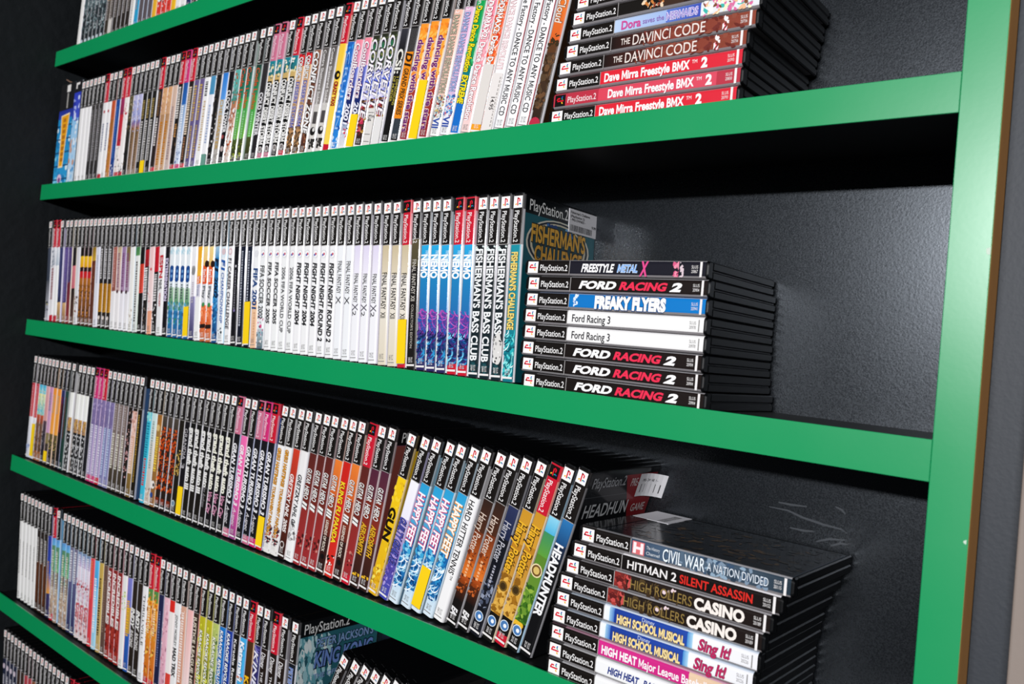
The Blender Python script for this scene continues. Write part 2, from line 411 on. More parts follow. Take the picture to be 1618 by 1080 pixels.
D_('purplegold', 'dusty purple game case with gold title marks', [(.988, '6a5a88', '5c5484')], side='e8e6ee', edge=.7, dash=[(.32, .6, 7, 'c0a050', 0), (.64, .9, 6, 'b89a58', 0)])
D_('whitetan', 'white game case with short black and tan title', [(.988, 'f0efee')], side='f4f4f4', dash=[(.31, .42, 7, '3a3636', 0), (.46, .84, 6, 'c8b08c', 0)], foot='g')
D_('whiteblue', 'white game case with steel blue patch below the header', [(.42, '4a90b8'), (.988, 'e8e8ee', 'f0f0f0')], side='f4f4f4', dash=[(.5, .8, 5, '98a8c8', 0)], bars=[(.88, .98, -.9, .9, '6a9a8c')], foot=None)
D_('blackwhite', 'black game case with scattered white marks on lower half', [(.988, '1c1a1b')], side='e8e4e4', edge=.7, blobs=[(.3, .6, ['3a3434', '2a2828', '54483c'], 10, 4), (.6, .95, ['e8e4e0', '7a706a', '2c2a2a'], 14, 3)])
D_('chess', 'sky blue and grey game case with gold serif title', [(.48, '2a7ad0', '5a9ae0'), (.6, 'b8c4d0'), (.988, 'c8c0b8', '9a948e')], side='e8ecf2', edge=.6, text=[('CHESSMASTER', .48, .86, 7.5, 'C29A3C', {'b': .01})], blobs=[(.86, .97, ['807a76', 'd8d4d0'], 6, 4)])
D_('clock', 'black game case with bold white title and red spatter', [(.988, '17171b')], side='dfe2ea', edge=.7, text=[('CLOCK TOWER', .42, .74, 8.5, 'F2F0F0', {'b': .025})], discs=[(.86, .1, 4, 'b8a8a4'), (.77, -.2, 3, 'a04848')])
D_('tealorange', 'teal game case fading to orange and white action art', [(.5, '5fb0a8', '5a8a80'), (.988, 'b06a40', 'd8c8bc')], side='dfe8e6', edge=.6, blobs=[(.3, .55, ['70c0b8', 'a85a3c', '38887c'], 16, 4), (.55, .96, ['e8e0d8', 'c8602c', '803820', 'f0ece8'], 34, 4)])
D_('lyoko', 'dark teal and green game case with orange lettering', [(.5, '1f4f4a', '1f7a5a'), (.8, '2f9a50', '6aa83c'), (.988, '4a5a28', '241f18')], side='cfe4da', edge=.5, text=[('Code Lyoko', .28, .58, 8.5, 'C8502C', {'b': .02}), ], dash=[(.6, .8, 4, '8cc890', 0)], blobs=[(.82, .95, ['a8b83c', '2c2418'], 8, 3)])
D_('lyokodark', 'green game case with orange lettering and a grey-green front cover', [(.5, '1a3a34', '2a8a58'), (.8, '35984a', '5fae3c'), (.988, '4a5428', '241f18')], side='54786c', edge=.3, text=[('Code Lyoko', .3, .6, 8.5, 'C8502C', {'b': .02})], dash=[(.62, .8, 4, '9cd8a0', 0)])
D_('coldwinter', 'charcoal game case with white military style title', [(.988, '2f2c2e', '232124')], side='e0e0e4', edge=.7, text=[('COLD WINTER', .49, .8, 8, 'E8E6E8', {'b': .03, 'o': '555055'})])
D_('cds', 'teal starred game case with bold white three-word title', [(.38, '1c8290', '2a6a70'), (.44, 'c8a868'), (.988, '2a2422', '1c1818')], side='dfe6e6', edge=.6, bars=[(.42, .88, -.62, .72, '101010')], blobs=[(.29, .4, ['e8d8a0', '0f5a64', 'f0e8d8'], 6, 4)], text=[('CONFLICT', .43, .59, 9.5, 'F0EEEA', {'b': .04}), ('DESERT', .605, .72, 9.5, 'F0EEEA', {'b': .04}), ('STORM', .735, .87, 9.5, 'F0EEEA', {'b': .04})], discs=[(.905, 0, 4, 'e8e4e2'), (.905, 0, 3, '7a7270')])
D_('cds2', 'tan game case with red splash and blue outlined lettering', [(.36, '2a2020'), (.988, 'd8a878', '3a2c20')], side='e8dcd0', edge=.6, blobs=[(.275, .37, ['c8202c', 'e03838'], 7, 5), (.78, .97, ['5a4028', '2c2018', 'c09060'], 20, 4)], text=[('CONFLICT', .30, .46, 7.5, 'F4F2F0', {'b': .03, 'o': '201818'}), ('DESERT STORM', .47, .78, 7.5, '3440A0', {'b': .03, 'o': 'E8D8C8'})])
D_('conflictzone', 'brown game case with large slanted white outlined title', [(.5, '8a5a40', '5a382c'), (.988, '6a4030', '4a2c24')], side='e0d4cc', edge=.6, blobs=[(.3, .97, ['3a241c', 'a06848', '6a3a2a'], 26, 4)], text=[('CONFLICT ZONE', .285, .84, 9.5, 'F2F0EE', {'b': .03, 's': .2, 'o': '2a1c18'})])
D_('contra', 'grey gradient game case with small white title and black silhouette', [(.65, '55504e', '8a8480'), (.988, 'c8c4be', 'dcd6d0')], side='e8e4e0', edge=.7, text=[('Contra Shattered Soldier', .29, .67, 5.2, 'E6E2E0', {'b': .012})], bars=[(.70, .78, -.5, .5, '4a4646')], discs=[(.83, 0, 5.4, '1a1818'), (.82, .2, 2.6, 'd8d4d0')], blobs=[(.88, .95, ['1a1818', '403c3a'], 10, 4)], foot=None)
D_('taxi', 'yellow game case with red header and checkered roundel', [(.988, 'f2c53c', 'f4d458')], side='f6e0a0', text=[('CRAZY TAXI', .52, .68, 6.5, 'B01828', {'b': .02, 'o': '2a1c10'})], discs=[(.48, 0, 5.6, '16120e'), (.48, .2, 2.2, 'f2c53c')], foot=None)
D_('bluecool', 'bright blue game case with thin white outlined lettering', [(.988, '1f62b8', '2a86d8')], side='e0e8f2', edge=.6, text=[('CRUISIN', .34, .84, 6, '9CC4F0', {'b': -.005})], blobs=[(.28, .95, ['2a70c8', '1a54a8', '3a94e0'], 16, 4), (.88, .97, ['c8dcf0'], 5, 4)])
D_('boarders', 'pink to blue game case with white slanted snow sport title', [(.45, 'f08898', 'd890b0'), (.6, '6a74c8', '2a3a8c'), (.8, '1c2c74', '16204c'), (.988, '8a98b8', 'f0f0f2')], side='f2d4dc', edge=.5, text=[('CoolBoarders', .30, .66, 8, 'F4F0F2', {'b': .02, 's': .15, 'o': '7a3058'}), ('2001', .68, .82, 8, 'E8E8F4', {'b': .03, 's': .15, 'o': '1a2048'})], blobs=[(.8, .9, ['d04050', '303040', 'f4f4f4'], 8, 3)])
D_('corvette', 'dark game case with chrome racing title over light streaks', [(.5, '2a2c20', '3a4430'), (.7, '4a58b0', 'b0a8d0'), (.988, '5a3a30', '181414')], side='e4e2e8', edge=.6, blobs=[(.3, .5, ['5a6a38', '2a6a4a', '8a8a50'], 14, 4), (.5, .68, ['3a50d0', 'e8e4f4', '8090e0'], 18, 4), (.68, .88, ['c03050', '701828', 'b08030', '40281c'], 22, 4)], text=[('CORVETTE', .30, .80, 9, 'F2EEF2', {'b': .02, 's': .2, 'o': '30283c'})], arcs=[(.45, .7, ['f4f4fc', '5c70f0', 'e0d8f0'], 14, 16, 1.3), (.7, .9, ['e0506c', '901c30', 'c8a050'], 12, 10, 1.4)])
D_('csi', 'black game case with white initials and small yellow subtitle', [(.4, '34343c', '1e1d20'), (.988, '1a191a', '121111')], side='dedede', edge=.6, text=[('CSI:', .40, .55, 9.5, 'E8E6DC', {'b': .03}), ('3 DIMENSIONS', .565, .74, 4, 'C8B84C', {'x': 3}), ('OF MURDER', .565, .72, 4, 'C8B84C', {'x': -2.6})])
D_('d1', 'black pinstriped game case with orange slanted title plate', [(.988, '1c1b1c')], side='e4dcc8', edge=.5, bars=[(.29, .44, -.7 + .28 * i, -.62 + .28 * i, '6a6866') for i in range(6)] + [(.82, .95, -.7 + .28 * i, -.62 + .28 * i, '5a6a78') for i in range(6)] + [(.43, .83, -.86, .86, 'E88A1C')], text=[('D1', .435, .52, 10, '2a1c10', {'b': .05, 's': .2}), ('GRAND PRIX SERIES', .53, .81, 7.5, '3a2814', {'b': .03, 's': .2})])
D_('dwts', 'orange game case with purple lower-case title', [(.5, 'f4942c', 'f8a838'), (.65, 'f8a040', 'd86a30'), (.988, 'a83830', '8c2430')], side='f6e0d0', edge=.5, text=[('dancing with the stars', .37, .92, 8.5, '6A1F6E', {'b': .035, 'o': 'F4D8C0'})], blobs=[(.3, .6, ['fcb850', 'f08424'], 12, 4)])
D_('ddrgrey', 'peach game case with grey block lettering and mosaic foot', [(.74, 'f0bca8', 'e8c4b4'), (.988, 'dcdad8', 'f0f0ee')], hend=.24, side='f4ecea', text=[('DANCE DANCE REVOLUTION', .27, .72, 7.5, 'B8B098', {'b': .02, 'o': '56564c'}), ('VII', .86, .92, 9, '2C4AA0', {'b': .03})], blobs=[(.73, .86, ['6a8a9c', 'c8b070', '404850', 'd8d8d0', 'a04840'], 50, 2.4)], foot='g')
D_('ddrpink', 'lilac pink game case with blue block lettering and mosaic foot', [(.74, 'e0b0d0', 'd8b8d8'), (.988, 'dcdae4', 'f0f0f2')], hend=.24, side='f4ecf2', text=[('DANCE DANCE REVOLUTION', .27, .72, 7.5, 'A8B4DC', {'b': .02, 'o': '4c5888'}), ('VII', .86, .92, 9, '2C4AA0', {'b': .03})], blobs=[(.73, .86, ['4a80c8', 'c87080', '3a4a90', 'd8d8e8', '60a8d0'], 50, 2.4)], foot='g')
D_('extreme', 'green to blue game case with yellow slanted title', [(.6, '12a050', '149058'), (.8, '0f7a70', '1666a8'), (.988, '1a68c0', '1a70c8')], hend=.22, side='e6eee8', edge=.5, text=[('Dance Dance Revolution', .25, .62, 8, 'F4E020', {'b': .03, 's': .15, 'o': '1a2a14'}), ('EXTREME', .635, .8, 8, 'F4E020', {'b': .04, 's': .2, 'o': '1a2a14'})], blobs=[(.4, .6, ['3ab870', '0f8848'], 8, 5)])
D_('ddrmaxpink', 'pink streaked game case with white outlined dance title', [(.65, 'f07890', 'f4a0a8'), (.988, 'f4bcbc', 'f0d4d0')], hend=.2, side='f6e8e8', text=[('DDRMAX2: Dance Dance Revolution', .24, .9, 7.5, 'F8F4F4', {'b': .03, 'o': 'A8505C'})], blobs=[(.25, .6, ['f8a8b4', 'e85878', 'f8c8cc'], 14, 5)], foot='g', arcs=[(.21, .6, ['fcd4dc', 'fcecec', 'e04c70'], 18, 30, 1.3)])
D_('ddrmaxorange', 'orange streaked game case covered below by plain grey sticker', [(.988, 'f0501c', 'f07038')], hend=.2, side='f8e4dc', edge=.5, text=[('DDRMAX2: Dance Dance', .24, .66, 7.5, 'F8F4F2', {'b': .03, 'o': '8a3418'})], blobs=[(.22, .6, ['f88a50', 'e03c14', 'f8b088'], 16, 5)], bars=[(.93, .985, -.9, .9, 'f0a020')], arcs=[(.21, .62, ['fcc0a0', 'fce4d8', 'e83808'], 18, 30, 1.3)])
D_('ddrwhite', 'white game case with red outlined dance title and faint receipt label', [(.988, 'f2efee')], hend=.18, side='f6f4f4', text=[('DANCE DANCE REVOLUTI', .23, .64, 7, 'F6F0F0', {'b': .015, 'o': 'C05060', 'ow': .03}), ('14.95', .79, .86, 5, '4a4644', {'b': .02})], bars=[(.66, .985, -.9, .9, 'e6e0dc')], dash=[(.68, .95, 1.6, 'a8a29e', 4)], foot=None)
D_('dfactory', 'white game case with thin black music title, red edge line', [(.988, 'f2f1f1')], hend=.17, side='f4f2f2', text=[('Dance Factory - DANCE TO ANY MUSIC CD', .21, .9, 6.6, '1C1A1C', {'b': .008})], bars=[(.17, .98, .84, .95, 'b02038')], foot='g')
D_('darkcloud', 'orange topped game case with brown desert art, against flat pile', [(.55, 'f0862c', 'd85f28'), (.6, '5a3820'), (.988, '4a3424', '2c2018')], hend=.14, side='2a2018', edge=.75, text=[('Dark Cloud', .2, .45, 9, 'E8DCD0', {'b': .01, 's': .2, 'o': '9a5a38'})], blobs=[(.5, .58, ['3a2c18'], 6, 4), (.6, .9, ['6a4a30', '3a2818', '54402c'], 24, 5)], discs=[(.97, 0, 6.8, 'b82c44')], foot=None)
# third shelf
D_('dusk', 'dull blue-grey game case touching the left wall', [(.6, '4a5060', '3a4250'), (.988, '50545c', 'b8b8c0')], side='e8e8ee', edge=.5, blobs=[(.8, .9, ['c8b850', '303840'], 6, 3)])
D_('redpic', 'white game case with red header and dark red lettering', [(.45, 'dcdce2', '98a0ac'), (.988, 'd8d4d8', 'f0eeee')], side='f4f2f2', blobs=[(.3, .46, ['5a6878', 'e8e8ec'], 8, 4)], dash=[(.48, .78, 8, '8c2a34', 0)], foot=None)
D_('redpale', 'white game case with red header and pale blue smudge', [(.45, 'e4e6ec', 'b8c4d0'), (.988, 'f2f2f0')], side='f6f4f2', foot='g')
D_('navytan', 'dark navy game case with tan foot art', [(.8, '3a3c68', '2c3050'), (.988, 'd8b078', '7a5a40')], side='c8b8e8', edge=.4, dash=[(.3, .75, 5, '565c90', 0)])
D_('purpletan', 'purple dotted game case with tan foot art', [(.8, '5a448c', '3c3868'), (.988, 'd8b078', '8a5c40')], side='d8c8ec', dash=[(.3, .78, 6, '8474b0', 0)])
D_('purplered', 'purple game case turning dark red at the foot', [(.6, '4c3a78', '3a2c54'), (.988, '6a2838', '8c3030')], side='f0dcb0', dash=[(.3, .6, 5, '7a6aa0', 0)])
D_('creamblack', 'black and pink game case with broad cream edge', [(.45, '201c1e'), (.66, 'd88088', 'c86a74'), (.988, '241e1c', '5a3a30')], side='f0dca8', edge=.2)
D_('greywhite', 'pale grey game case with brown smudges low down', [(.988, 'd8d6da', 'e4e2e4')], side='f0eef0', blobs=[(.7, .9, ['8a4a30', '5a3a34', '2a2424'], 10, 3)], foot='g')
D_('matrix', 'black game case with yellow, red and orange stacked blocks', [(.36, '1c1614'), (.46, 'f0c020', 'e8a818'), (.5, '2a1414'), (.56, 'c82024'), (.988, 'b06a20', '4a2c1c')], side='f0b0b8', edge=.4, blobs=[(.62, .95, ['d88a2c', '5a3418', '241a14'], 18, 3)])
D_('brownred', 'brown and dark red game case with narrow yellow top', [(.4, '8a6a20', 'c8a030'), (.988, '6a3020', '5a3428')], side='f0f0f0', edge=.6, blobs=[(.4, .95, ['8a5a30', '4a2018'], 12, 3)])
D_('lavwhite', 'lavender white game case without dark artwork', [(.988, 'dcdce8', 'e6e4ec')], side='f4f4f8', dash=[(.35, .6, 2.5, '8a8cac', 0)], foot='g')
D_('amber', 'black game case with white title and amber lower block', [(.6, '1e1a1a'), (.85, 'b47a1c', 'c08a28'), (.988, '241c14')], side='eeeef0', edge=.6, dash=[(.29, .56, 5.5, 'd8d4d4', 0), (.61, .84, 4, '7a5010', 0)], discs=[(.9, 0, 3.4, 'e8dcd4')])
D_('rustwhite', 'rust brown game case with white lower third', [(.66, 'a86054', '8c5044'), (.988, 'e8e4e4', 'f0eeee')], side='f4f0ec', dash=[(.3, .62, 6, 'c89088', 0)], foot='g')
D_('tanpurple', 'cream game case with mauve title and white lower third', [(.4, 'b8a080', 'd8c0a8'), (.66, 'd8c0b4', 'c8a8a8'), (.988, 'ece8e8')], side='f4f2f0', dash=[(.33, .62, 7, '8c5a74', 0)], discs=[(.66, 0, 3, '4a2430')], foot='g')
D_('mauvewhite', 'mauve game case with white lower third', [(.66, '9a7ca8', 'a888a8'), (.988, 'e8e4ea', 'eeecee')], side='dfe6f4', dash=[(.33, .62, 7, '7a4a74', 0)], discs=[(.66, 0, 3, '4a2430')], foot='g')
D_('olivepurple', 'olive brown game case with purple title and white lower third', [(.4, '7a6440', '8a7450'), (.66, 'a08c84', 'a890a8'), (.988, 'e4e0e4', 'f0eeee')], side='e0e8f4', dash=[(.33, .62, 7, '8a4a7c', 0)], discs=[(.66, 0, 3, '3a2028')], foot='g')
D_('whitesky', 'white game case with sky blue edge stripe', [(.988, 'f0eee8')], side='a8d4f0', edge=.1, blobs=[(.8, .95, ['b8a898', 'd8d0c8'], 6, 3)], foot='g')
D_('greentop', 'white game case with green patch below the header', [(.35, '3f7a48', '5a9458'), (.988, 'e8e8e4', 'd8dcd8')], side='c8e8c0', edge=.3, dash=[(.4, .9, 4.5, '2c2c2c', 0)], foot='g')
D_('redmid', 'black game case with red middle block', [(.42, '141414'), (.66, 'd8402c', 'e05848'), (.988, '1c1818')], side='dcdce6', edge=.6, dash=[(.43, .65, 4, 'b02820', 0)])
D_('redfar', 'black game case with red streak and bold white lettering', [(.3, '1a1616'), (.44, 'b82028', '8c1820'), (.988, '1a1818')], side='e8e4e4', edge=.6, dash=[(.45, .72, 8.5, 'f0eeec', 0)], blobs=[(.74, .92, ['5a5050', '8a7a70', '2c2828'], 10, 3)])
D_('palepink', 'pale pink game case with peach foot', [(.8, 'f0c8c8', 'ecd8d4'), (.988, 'e8a080', 'e8a888')], side='f6ecea', discs=[(.46, 0, 2.4, 'd03848')], blobs=[(.6, .8, ['d89090', 'f0e4e0'], 6, 3)], foot='g')
D_('redblock', 'black and white game case with solid red block under the header', [(.48, 'c01828'), (.988, '1c1a1a')], side='f0eeee', edge=.7, dash=[(.5, .72, 8, 'dcd8d8', 0)], blobs=[(.74, .92, ['e4e2e2', '3a3636'], 10, 3)])
D_('espn', 'white game case with red and black sports lettering', [(.988, 'ecebea')], side='f4f2f2', text=[('ESPN', .345, .53, 9, 'C81C2C', {'b': .04}), ('NHL', .545, .63, 8.5, '1c1a1a', {'b': .02}), ('HOCKEY', .65, .76, 4.6, 'C02838', {'b': .02})], foot='g')
D_('exterm', 'black game case with lavender outlined horror lettering', [(.988, '17141a')], side='e8e6ee', edge=.7, text=[('EXTERMINATION', .37, .71, 8, 'E6DCF0', {'b': .02, 'o': '5c4a80'})])
D_('eyetoy', 'white topped game case with blue oval logo over green and blue', [(.6, 'e8eef0', 'dfe8ee'), (.72, '9ab89c', '5a9468'), (.78, '7a9a84', '4f94b8'), (.988, '2a7ab0', '1a5c94')], side='f4f6f8', bars=[(.435, .545, -.66, .66, '17488c')], discs=[(.45, 0, 4.9, '17488c'), (.53, 0, 4.9, '17488c'), (.47, .05, 2.5, '6a9cd0'), (.51, .05, 2.5, '6a9cd0')], dash=[(.57, .69, 5, '4a5a5a', 0)], blobs=[(.28, .36, ['b8d8e4'], 4, 4), (.7, .9, ['3a8c58', '2a6a9c', '5ab0d0'], 12, 4)])
D_('greyoval', 'white game case with grey oval fading to dusky purple', [(.66, 'f0f0f0', 'e4e0ea'), (.988, '8a84b0', '2c2c58')], side='f4f4f6', discs=[(.45, 0, 5, '9a9a9a'), (.47, 0, 5, '8a8a8a')], dash=[(.55, .7, 4.5, 'b8b0b8', 0)])
D_('yelloworange', 'amber topped game case with small orange tag and white foot', [(.5, 'f0a820', 'f4b840'), (.56, 'e8782c'), (.66, 'd8d4e0'), (.988, 'f0f0ee')], side='f6f2ec', text=[('EyeToy', .505, .555, 5, 'F8F0E8', {'b': .02}), ('Groove', .57, .65, 5, '5a6a94', {'b': .01})], foot='g')
D_('ballorange', 'pale yellow game case with orange tag over orange action art', [(.42, 'f4d890', 'f0c070'), (.56, 'e8602c', 'e05428'), (.72, 'dcdce0', 'd8d8dc'), (.988, 'f07038', 'c06a40')], side='f6f0ea', discs=[(.41, .6, 5, '2a1814'), (.715, 0, 3.4, '3a8a4c')], text=[('EyeToy', .45, .545, 6, 'F8EEE8', {'b': .02}), ('Play', .575, .67, 6, '4a5054', {'b': .02})], bars=[(.86, .89, -.9, .9, '241a18')], blobs=[(.74, .95, ['f8a070', 'd8501c', 'e87a4c'], 12, 4)])
D_('f12002', 'blue racing game case with pale top and dark slanted title', [(.36, 'a8c8dc', '5a9cc8'), (.988, '2a7cb8', '184c84')], side='dff0f8', text=[('F1', .36, .47, 8.5, '0c1c34', {'b': .05, 's': .2}), ('2002', .5, .66, 8.5, '0c1c34', {'b': .03, 's': .2})], blobs=[(.6, .95, ['3a94d0', '123c70', '6ab4e0'], 14, 5)])
D_('f1champ', 'white game case with pale blue edge and blue racing title', [(.36, 'dceaf2'), (.988, 'ecf0f2')], side='9cd4ee', edge=.1, text=[('F1', .37, .46, 8.5, '1c58a8', {'b': .05, 's': .2}), ('CHAMPIONSHIP', .47, .84, 6, '1c58a8', {'b': .02, 's': .2})], discs=[(.315, 0, 4.6, 'd8c0c4')], blobs=[(.86, .92, ['405060', '202428'], 4, 2.5)], foot='g')
D_('f1career', 'white game case with wide slanted purple-black racing title', [(.988, 'eeecec')], side='f4f4f4', text=[('F1 CAREER CHALLENGE', .36, .88, 7.5, '2C2432', {'b': .025, 's': .2})], discs=[(.315, 0, 4.6, 'd4a8b0'), (.315, 0, 3.2, 'f0e4e4')], foot='g')
D_('fanta', 'black game case with thin pale scribbled title', [(.988, '16151a')], side='e0e0e4', edge=.7, dash=[(.45, .72, 2.5, '8c8890', 0)], discs=[(.42, 0, 1.8, 'd0ccd0'), (.74, .1, 1.8, '8a7ab0')])
D_('navyscript', 'navy game case with small white dotted title', [(.988, '161b2c', '141826')], side='e6e8ee', edge=.7, dash=[(.31, .84, 3, 'b8bcc8', -1)])
D_('fifa2001', 'white game case with bold blue title and peach foot', [(.66, 'f0f0f0'), (.988, 'ecc4a0', 'e8bc98')], side='f4f4f4', text=[('FIFA 2001', .43, .72, 9, '14407C', {'b': .04, 's': .1})], discs=[(.33, 0, 5, 'e0e0e2')], dash=[(.74, .94, 4, 'd8a47c', 1)], foot='g')
_ea = [(.33, 0, 5.2, 'cfd0d4'), (.33, 0, 4.4, 'f4f2f2'), (.33, .12, 1.6, 'c83c4c'), (.335, -.2, 1.6, '5a68b0')]
D_('fifa2002', 'white game case with tall black title and player photo foot', [(.85, 'efefef', 'e4e8ea'), (.988, 'b8c8cc', '48606c')], side='f2f4f4', text=[('FIFA SOCCER 2002', .41, .78, 9.5, '141416', {'b': .02, 's': .15})], discs=_ea, blobs=[(.76, .95, ['2c2c30', 'd84880', '88a8b8', 'f0f0f0'], 18, 4)], foot='g')
D_('fifa2005', 'white game case with slanted black football title', [(.988, 'efefee')], side='f4f4f4', text=[('FIFA SOCCER 2005', .385, .81, 7, '26262A', {'b': .035, 's': .2})], discs=_ea, foot='g')
D_('worldcup', 'white game case with spaced black tournament title', [(.988, 'efefee')], side='f4f4f4', text=[('2006 FIFA WORLD CUP', .42, .86, 6.4, '3A3A3E', {'b': .02})], discs=_ea, foot='g')
D_('fn2004', 'white game case with heavy slanted black boxing title', [(.988, 'efeeee')], side='f4f4f4', text=[('FIGHT NIGHT 2004', .385, .8, 7.6, '1A1A1E', {'b': .045, 's': .22})], discs=_ea, foot='g')
D_('fnr2', 'white game case with longer slanted black boxing title', [(.988, 'efeeee')], side='f2f2f2', text=[('FIGHT NIGHT ROUND 2', .385, .89, 7.6, '1A1A1E', {'b': .045, 's': .22})], discs=_ea, foot='g')
D_('ffx', 'white game case with narrow black roman title ending in X', [(.988, 'edeef0')], side='f0f0f4', text=[('FINAL FANTASY', .375, .58, 7.2, '1C1A20', {'b': .008}), ('X', .595, .645, 8.5, '2A2830')], foot='g')
D_('ffx2', 'lavender white game case with narrow black roman title', [(.45, 'dcd4ea', 'eae6f0'), (.988, 'eeedf0')], side='e8e0f0', text=[('FINAL FANTASY', .45, .63, 6.8, '1C1A20', {'b': .008}), ('X', .635, .68, 10, '54505c', {}), ('2', .68, .71, 6, '2A2830', {'x': -1})], foot='g')
D_('ff12', 'beige game case with narrow black roman title', [(.45, 'c8b896', 'd8ccb4'), (.988, 'e8e2d8', 'ddd2bc')], side='dcd4d8', text=[('FINAL FANTASY', .44, .66, 7.4, '1E1A1C', {'b': .012}), ('XII', .675, .71, 7.4, '1E1A1C', {'b': .012})], foot='g')
D_('ffce', 'black and olive metal cased game, slimmer than its neighbours', [(.4, '5a5238', '4a4430'), (.988, '1a1716')], hend=.24, side='2c2824', edge=.2, text=[('FINAL FANTASY XII', .36, .6, 6, 'C8C2B8', {'b': .006}), ("COLLECTOR'S EDITION", .62, .87, 3.4, 'B8B2A8', {'b': .004})])
D_('nemo', 'bright blue undersea game case with white bubble title', [(.42, '2aa8dc', '1f8ccc'), (.66, '1c84bc', '226cac'), (.8, '5a3a94', '3c3c88'), (.988, '123a74', '2c2458')], side='d4ecf8', edge=.5, text=[('FINDING', .31, .38, 4.6, 'C8ECF8', {'b': .01, 'x': 3.4}), ('NEMO', .33, .465, 9, 'F4F8FA', {'b': .05})], blobs=[(.66, .8, ['6a3c9c', '2c50a8', '2458a8'], 10, 4), (.8, .95, ['1c5898', '12285c', '203c80', '4a2c74'], 24, 3)], arcs=[(.64, .8, ['b04cb0', '8c3ca0', 'c05cb8'], 12, 22, 1.0), (.76, .95, ['0c1c48', '2c90c8', '7ad0ec', '102858', '4a2470'], 26, 14, 1.6)])
D_('bass', 'black game case with large white fishing title', [(.988, '171b1f', '14262c')], side='e0e4e8', edge=.7, text=[("FISHERMAN'S BASS CLUB", .30, .9, 8.4, 'EEF0F0', {'b': .03})], blobs=[(.28, .31, ['d8e4e0'], 3, 3), (.9, .97, ['1c4a50', '12343c'], 6, 4)])
def fisher_front(P):
    p = cover_place(0, 0)
    mark(P, p, (3, 127), (-20, -2.4), 0, '0f1214', 1)
    mark(P, p, (3, 127), (-187, -20), 0, '0f5a66', 1)
    for c, r, l in (('d8d4c4', 1.0, 11), ('1a2430', .95, 11.3), ('d0c8b0', .88, 11.6), ('12424e', .82, 11.9)):
        q = []
        for j in range(28): q.append(p(62 + 56 * r * math.cos(j * PI / 14), -47 + 27 * r * math.sin(j * PI / 14), l))
        P.quad(q, hx(c))
    rnd = random.Random(4)
    for k in range(90):
        a, b, r = rnd.uniform(8, 124), rnd.uniform(-180, -24), rnd.uniform(.6, 2.6)
        if ((a - 62) / 58) ** 2 + ((b + 47) / 30) ** 2 < 1: continue
        P.quad([p(a + r * math.cos(j * PI / 3), b + r * .7 * math.sin(j * PI / 3), 1.4 + .1 * k) for j in range(6)], hx(rnd.choice(['1f8c94', '3ab4b4', '0c4450', '8fd4d0'])))
    for k in range(14):
        a, b, r = rnd.uniform(40, 90), rnd.uniform(-34, -26), rnd.uniform(2, 4)
        P.quad([p(a + r * math.cos(j * PI / 3), b + r * .7 * math.sin(j * PI / 3), 12.1 + .1 * k) for j in range(6)], hx(rnd.choice(['2a6cb4', '6aa8d8', '143c78'])))
    cp = lambda a0, b0: (lambda a, b, l: p(a0 + a, b0 + b, l + 5))
    write(P, 'PlayStation.2', cp(9, -11), 66, 11, 'F4F4F2', .004)
    write(P, "FISHERMAN'S", cp(14, -38), 96, 16.5, 'E0A838', .03, 0, '2a2410', .05)
    write(P, 'CHALLENGE', cp(21, -58), 84, 16, 'DCA234', .03, 0, '2a2410', .05)
D_('fisher', 'teal game case with gold title, its front cover in view', [(.988, '1a8c9c', '117480')], side='0f5a66', edge=.85, text=[("FISHERMAN'S CHALLENGE", .315, .72, 7.4, 'F0D878', {'b': .03, 'o': '7a5a18'})], blobs=[(.74, .97, ['2ab0b8', '0c5a68', '7adcd8', '0f7c8a'], 30, 4)], front=fisher_front, arcs=[(.72, .97, ['8ce4e4', '0c4c5c', '3cc4c8', 'd4f4f0'], 26, 12, 1.4)])
# fourth shelf
D_('redtop', 'game case half red half white with dark header', [(.6, 'c8404c', 'd0484c'), (.988, 'ecebee', 'd4d8e4')], side='e8e0ec', edge=.5, dash=[(.3, .58, 5, 'e0a0a4', 0)], blobs=[(.86, .95, ['4a70c0', 'a8b8dc'], 6, 3)])
D_('cyanbrown', 'game case with cyan and cream top over brown scenery', [(.36, '38b4d8', '7ad0dc'), (.56, 'e4e4a8', '6ac4cc'), (.64, 'c8583c', '8c4c34'), (.9, '7a5848', '5a4034'), (.988, 'a0623c')], side='c8b4b8', edge=.4, blobs=[(.3, .56, ['f0e8b0', '40b8d8', 'e8f0e8'], 14, 3), (.64, .95, ['8a6c54', '4a3428', 'b08060'], 16, 3)])
D_('peachdark', 'pinkish game case darkening towards the foot', [(.6, 'e0a8ac', 'd89c98'), (.75, '5a4450', '34303c'), (.988, '2c2a34')], side='f0b8b0', edge=.3, blobs=[(.7, .93, ['8a8494', '403c48', '1c1a20'], 14, 3)])
D_('mauvedots', 'mauve game case with grey dotted pattern', [(.7, 'c890b8', 'cfa0c4'), (.8, '8c7c54'), (.988, '403830')], side='e8b8d0', edge=.4, dash=[(.33, .5, 8, '8c849c', 0)])
D_('orangedots', 'orange game case with pale dotted pattern', [(.7, 'ee9434', 'f2a444'), (.8, '6a5a30', '4a4430'), (.988, '2c2824')], side='f6bc78', edge=.2, dash=[(.34, .5, 7, 'c8a888', 0)], blobs=[(.74, .9, ['c8b060', '30302c'], 8, 3)])
D_('navyred', 'navy game case with dark red vertical lettering', [(.4, '2c3468', '2a2850'), (.988, '1e1c24', '16161a')], side='50549c', edge=.2, dash=[(.34, .66, 6, '7c2430', 0)])
D_('darkgreen', 'dark green game case beside white topped cases', [(.988, '26443c', '1c3a34')], side='2f4c40', edge=.2, dash=[(.34, .7, 4, '6a3c34', 0)])
